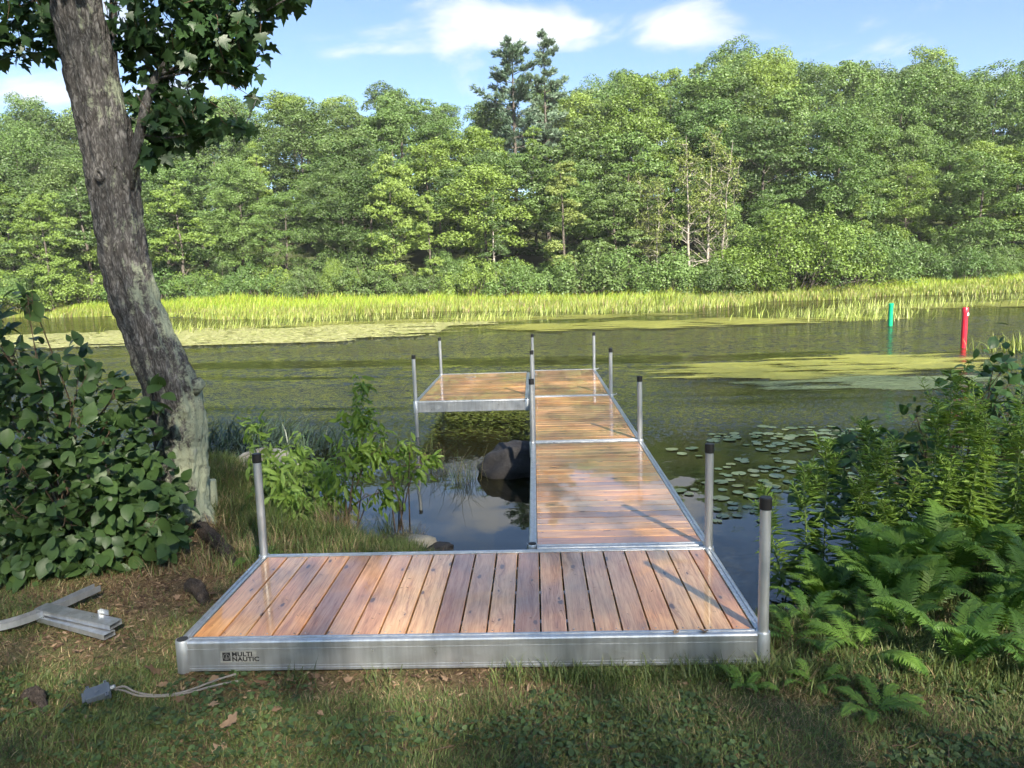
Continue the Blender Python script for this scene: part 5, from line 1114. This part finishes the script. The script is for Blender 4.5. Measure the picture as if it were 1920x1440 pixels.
# ================================================================== ROCKS
def rock(name, loc, size, mt, label, seed, cat='rock'):
    import bmesh
    bm = bmesh.new(); bmesh.ops.create_icosphere(bm, subdivisions=4, radius=1.0); rs_ = np.random.default_rng(seed); k = [rs_.normal(0, 1, 3) for _ in range(14)]
    for v in bm.verts:
        c = np.array(v.co); f = 1.0
        for i, d in enumerate(k): f += .10/(1+i*.25)*math.sin((1.2+i*.55)*float(c@d)+i)
        for d in k[:5]:
            dn = d/np.linalg.norm(d); q = float(c@dn)*f
            if q > .78: f *= .78/q*.6+.4
        v.co = Vector(c*f)
        v.co.x *= size[0]; v.co.y *= size[1]; v.co.z *= size[2]
    me = bpy.data.meshes.new(name); bm.to_mesh(me); bm.free(); me.polygons.foreach_set('use_smooth', [True]*len(me.polygons)); o = obj(name, me, mt, None, loc); tag(o, label, cat); return o
rock('boulder', (1.72, 5.45, -.52), (.58, .45, .34), M['rock'], 'dark rounded boulder in the water beside the walkway', 1)
rock('rock', (-1.30, 4.75, -.36), (.46, .32, .30), M['pale_rock'], 'pale sunlit rock behind the corner post of the landing', 2)
rock('rock', (.80, 2.78, -.53), (.20, .14, .10), M['pale_rock'], 'shore stone under the yellowish tussock', 3)
rock('rock', (1.02, 2.70, -.55), (.12, .10, .08), M['rock'], 'dark shore stone next to the yellowish tussock', 4)
rock('rock', (.55, 2.80, -.52), (.13, .10, .08), M['rock'], 'small shore stone below the bright sapling', 5)

# ================================================================== CLUTTER ON THE LAWN
gz = lambda x, y: float(ground_z(x, y))
# two flat aluminium box tubes lying one on the other
def box_tube(name, a, b, w, h, label, roll=0.0):
    a, b = Vector(a), Vector(b); d = (b-a); L = d.length; r = empty(name, a); tag(r, label, 'metal tube', 'loose aluminium parts'); t = .0035
    mb = MB(); o_ = [(-w/2, -h/2), (w/2, -h/2), (w/2, h/2), (-w/2, h/2)]; i_ = [(-w/2+t, -h/2+t), (w/2-t, -h/2+t), (w/2-t, h/2-t), (-w/2+t, h/2-t)]
    vs = [(0, u, v) for u, v in o_] + [(0, u, v) for u, v in i_] + [(L, u, v) for u, v in o_] + [(L, u, v) for u, v in i_]
    fs = [(i, (i+1) % 4, 8+(i+1) % 4, 8+i) for i in range(4)] + [(4+(i+1) % 4, 4+i, 12+i, 12+(i+1) % 4) for i in range(4)] + [((i+1) % 4, i, 4+i, 4+(i+1) % 4) for i in range(4)] + [(8+i, 8+(i+1) % 4, 12+(i+1) % 4, 12+i) for i in range(4)]
    mb.add(vs, fs); me = fix_normals(mb.mesh('tube')); me.materials.append(M['alu']); o = bpy.data.objects.new('tube', me); COL.objects.link(o); o.parent = r
    o.rotation_euler = (roll, -math.asin(d.z/L), math.atan2(d.y, d.x)); return r, o
box_tube('metal_tube', (-1.19, .62, -.145), (-.625, .375, -.150), .075, .030, 'lower aluminium box tube lying on the worn grass beside the landing')
r_, o_ = box_tube('metal_tube', (-1.22, .66, -.105), (-.615, .43, -.112), .085, .030, 'upper aluminium box tube resting on another one beside the landing', .04)
lug = MB(); lug.box(-.02, .05, -.003, .003, 0, .032); lug.box(-.02, -.014, -.02, .003, 0, .030); lm = lug.mesh('lug'); lm.materials.append(M['alu']); o = bpy.data.objects.new('lug', lm); COL.objects.link(o); o.parent = r_; o.location = (.47, -.125, .012); o.rotation_euler = (0, 0, -.4)
# bent channel rail
ch = empty('bent_rail', (-1.3, .6, -.16)); tag(ch, 'curved aluminium channel rail lying under the shrub leaves', 'metal rail', 'loose aluminium parts')
pts = [(-2.3, .47, -.155), (-1.9, .43, -.15), (-1.6, .43, -.145), (-1.36, .46, -.135), (-1.22, .56, -.120), (-1.15, .68, -.112), (-1.09, .82, -.105), (-1.03, .95, -.10)]
pp = np.array(pts); tt = np.linspace(0, len(pp)-1, 40); Q = np.stack([np.interp(tt, np.arange(len(pp)), pp[:, k]) for k in range(3)], -1)
for _ in range(8): Q[1:-1] = (Q[:-2]+2*Q[1:-1]+Q[2:])/4
prof = [(-.034, .022), (-.034, -.018), (.034, -.018), (.034, .022), (.029, .022), (.029, -.013), (-.029, -.013), (-.029, .022)]
mb = MB()
for i, q in enumerate(Q):
    t = nrm(Q[min(i+1, 39)]-Q[max(i-1, 0)]); s = nrm(np.cross(t, [0, 0, 1]))
    mb.v += [tuple(q+s*u+np.array([0, 0, 1])*v) for u, v in prof]
for i in range(39):
    for k in range(8): k2 = (k+1) % 8; mb.f.append((8*i+k, 8*i+k2, 8*i+8+k2, 8*i+8+k))
mb.f += [tuple(range(8)), tuple(8*39+k for k in reversed(range(8)))]
me = smooth_angle(fix_normals(mb.mesh('channel')), .5); obj('channel', me, M['alu'], ch)
# grey electrical box with its cable
B = empty('electrical_box', (-.335, -.24, gz(-.335, -.24)+.035)); tag(B, 'grey metal electrical box lying face down in the grass, cable at one end', 'electrical box')
B.rotation_euler = (math.radians(16), math.radians(-6), math.radians(33))
def bpart(name, mb, mt, smooth=False):
    me = fix_normals(mb.mesh(name)); 
    if smooth: smooth_angle(me)
    return obj(name, me, mt, B, (0, 0, 0))
w, h, d = .115, .074, .048; bb = MB(); c = .006
prof = [(-w/2+c, -h/2), (w/2-c, -h/2), (w/2, -h/2+c), (w/2, h/2-c), (w/2-c, h/2), (-w/2+c, h/2), (-w/2, h/2-c), (-w/2, -h/2+c)]
bb.add([(x, y, z) for z in (-d/2, d/2-.003) for x, y in prof] + [(x*.96, y*.95, d/2) for x, y in prof], [(i, (i+1) % 8, 8+(i+1) % 8, 8+i) for i in range(8)] + [(8+i, 8+(i+1) % 8, 16+(i+1) % 8, 16+i) for i in range(8)] + [tuple(reversed(range(8))), tuple(range(16, 24))])
bpart('housing', bb, M['boxgrey']); bpart('cover_plate', MB().box(-w/2-.012, -w/2+.002, -h/2+.004, h/2-.004, -d/2-.004, d/2-.014), M['boxgrey'])
kr = MB()
for r0, z in ((.013, d/2+.0012), (.0095, d/2+.0022)): kr.tube([(0, 0, d/2-.001), (0, 0, z)], r0, 18)
bpart('knockout', kr, M['boxgrey'])
for (x, y) in ((-.040, h/2+.006), (.040, h/2+.006), (.040, -h/2-.006)):
    bpart('mounting_ear', MB().box(x-.007, x+.007, y-.012, y+.012, d/2-.006, d/2-.002), M['screw']); 
    bpart('ear_hole_shade', MB().tube([(x, y-.005, d/2-.0025), (x, y-.005, d/2-.0012)], .0032, 10).tube([(x, y+.005, d/2-.0025), (x, y+.005, d/2-.0012)], .0032, 10), M['ink_and_holes'])  # black discs on the ears paint the shade inside the screw holes
bpart('cable_clamp', MB().tube([(w/2-.002, .008, 0), (w/2+.018, .010, 0), (w/2+.024, .010, 0)], [.013, .013, .008], 12), M['screw'])
for k, cp in enumerate([[(-.275, -.185, .03), (-.23, -.178, .035), (-.17, -.205, .012), (-.05, -.238, .010), (.06, -.232, .012), (.14, -.19, .014), (.22, -.10, .016), (.29, -.045, .012)], [(-.275, -.19, .026), (-.22, -.200, .02), (-.14, -.235, .010), (-.02, -.250, .010), (.08, -.235, .010), (.19, -.185, .012), (.28, -.13, .012), (.33, -.10, .006)], ]):
    P3 = [(x, y, gz(x, y)+z+.006) for x, y, z in cp]; pp = np.array(P3); tt = np.linspace(0, len(pp)-1, 40); Q = np.stack([np.interp(tt, np.arange(len(pp)), pp[:, j]) for j in range(3)], -1)
    for _ in range(5): Q[1:-1] = (Q[:-2]+2*Q[1:-1]+Q[2:])/4
    o = obj('cable', smooth_angle(MB().tube([tuple(q) for q in Q], .0055, 8).mesh('cable')), M['cable']); tag(o, ['grey cable running from the electrical box to the landing, upper of the pair', 'grey cable running from the electrical box into the leaf litter, lower of the pair'][k], 'cable', 'cables of the electrical box')
# dead root pieces
def root(name, pts, rad, label, mt):
    rs_ = np.random.default_rng(len(pts)*7); pp = np.array(pts); tt = np.linspace(0, len(pp)-1, 26); Q = np.stack([np.interp(tt, np.arange(len(pp)), pp[:, j]) for j in range(3)], -1); R_ = np.interp(tt, np.arange(len(pp)), rad)
    for _ in range(2): Q[1:-1] = (Q[:-2]+2*Q[1:-1]+Q[2:])/4
    mb = MB().tube([tuple(q) for q in Q], list(R_*(1+rs_.normal(0, .10, 26))), 12)
    mb.v = [tuple(np.array(v)+rs_.normal(0, .0035, 3)) for v in mb.v]; o = obj(name, smooth_angle(mb.mesh(name), 1.0), mt); tag(o, label, 'root'); return o
root('dead_root', [(-.50, 1.12, -.19), (-.44, 1.05, -.13), (-.36, .97, -.13), (-.30, .90, -.17), (-.27, .85, -.22)], [.035, .045, .042, .036, .02], 'dark rotten root sticking up beside the landing rail', M['bark_root'])
root('dead_root', [(-.74, -.22, -.19), (-.68, -.22, -.155), (-.62, -.27, -.15), (-.55, -.33, -.175), (-.50, -.42, -.20)], [.02, .032, .03, .018, .01], 'grey gnarled root surfacing in the lawn, past the electrical box', M['bark_root'])
root('dead_root', [(-.95, 2.3, -.17), (-.72, 2.02, -.155), (-.5, 1.75, -.16), (-.32, 1.5, -.19)], [.07, .055, .045, .02], 'long surface root running from the maple foot towards the landing', M['bark_root'])

# ================================================================== AIR
hz = bpy.data.materials.new('humid_air'); hz.use_nodes = True; hz.node_tree.nodes.clear()
ho = N(hz.node_tree.nodes, 'ShaderNodeOutputMaterial'); hv = N(hz.node_tree.nodes, 'ShaderNodeVolumePrincipled')
hv.inputs['Color'].default_value = (0.92, 0.96, 1.0, 1); hv.inputs['Density'].default_value = 0.00022; hv.inputs['Anisotropy'].default_value = 0.0
hz.node_tree.links.new(hv.outputs[0], ho.inputs['Volume'])
hb = MB().box(-338, 338, -128, 428, -3.0, 62.0); o = obj('haze', fix_normals(hb.mesh('haze')), hz); tag(o, 'thin summer haze filling the air over the lake', 'haze', kind='stuff')
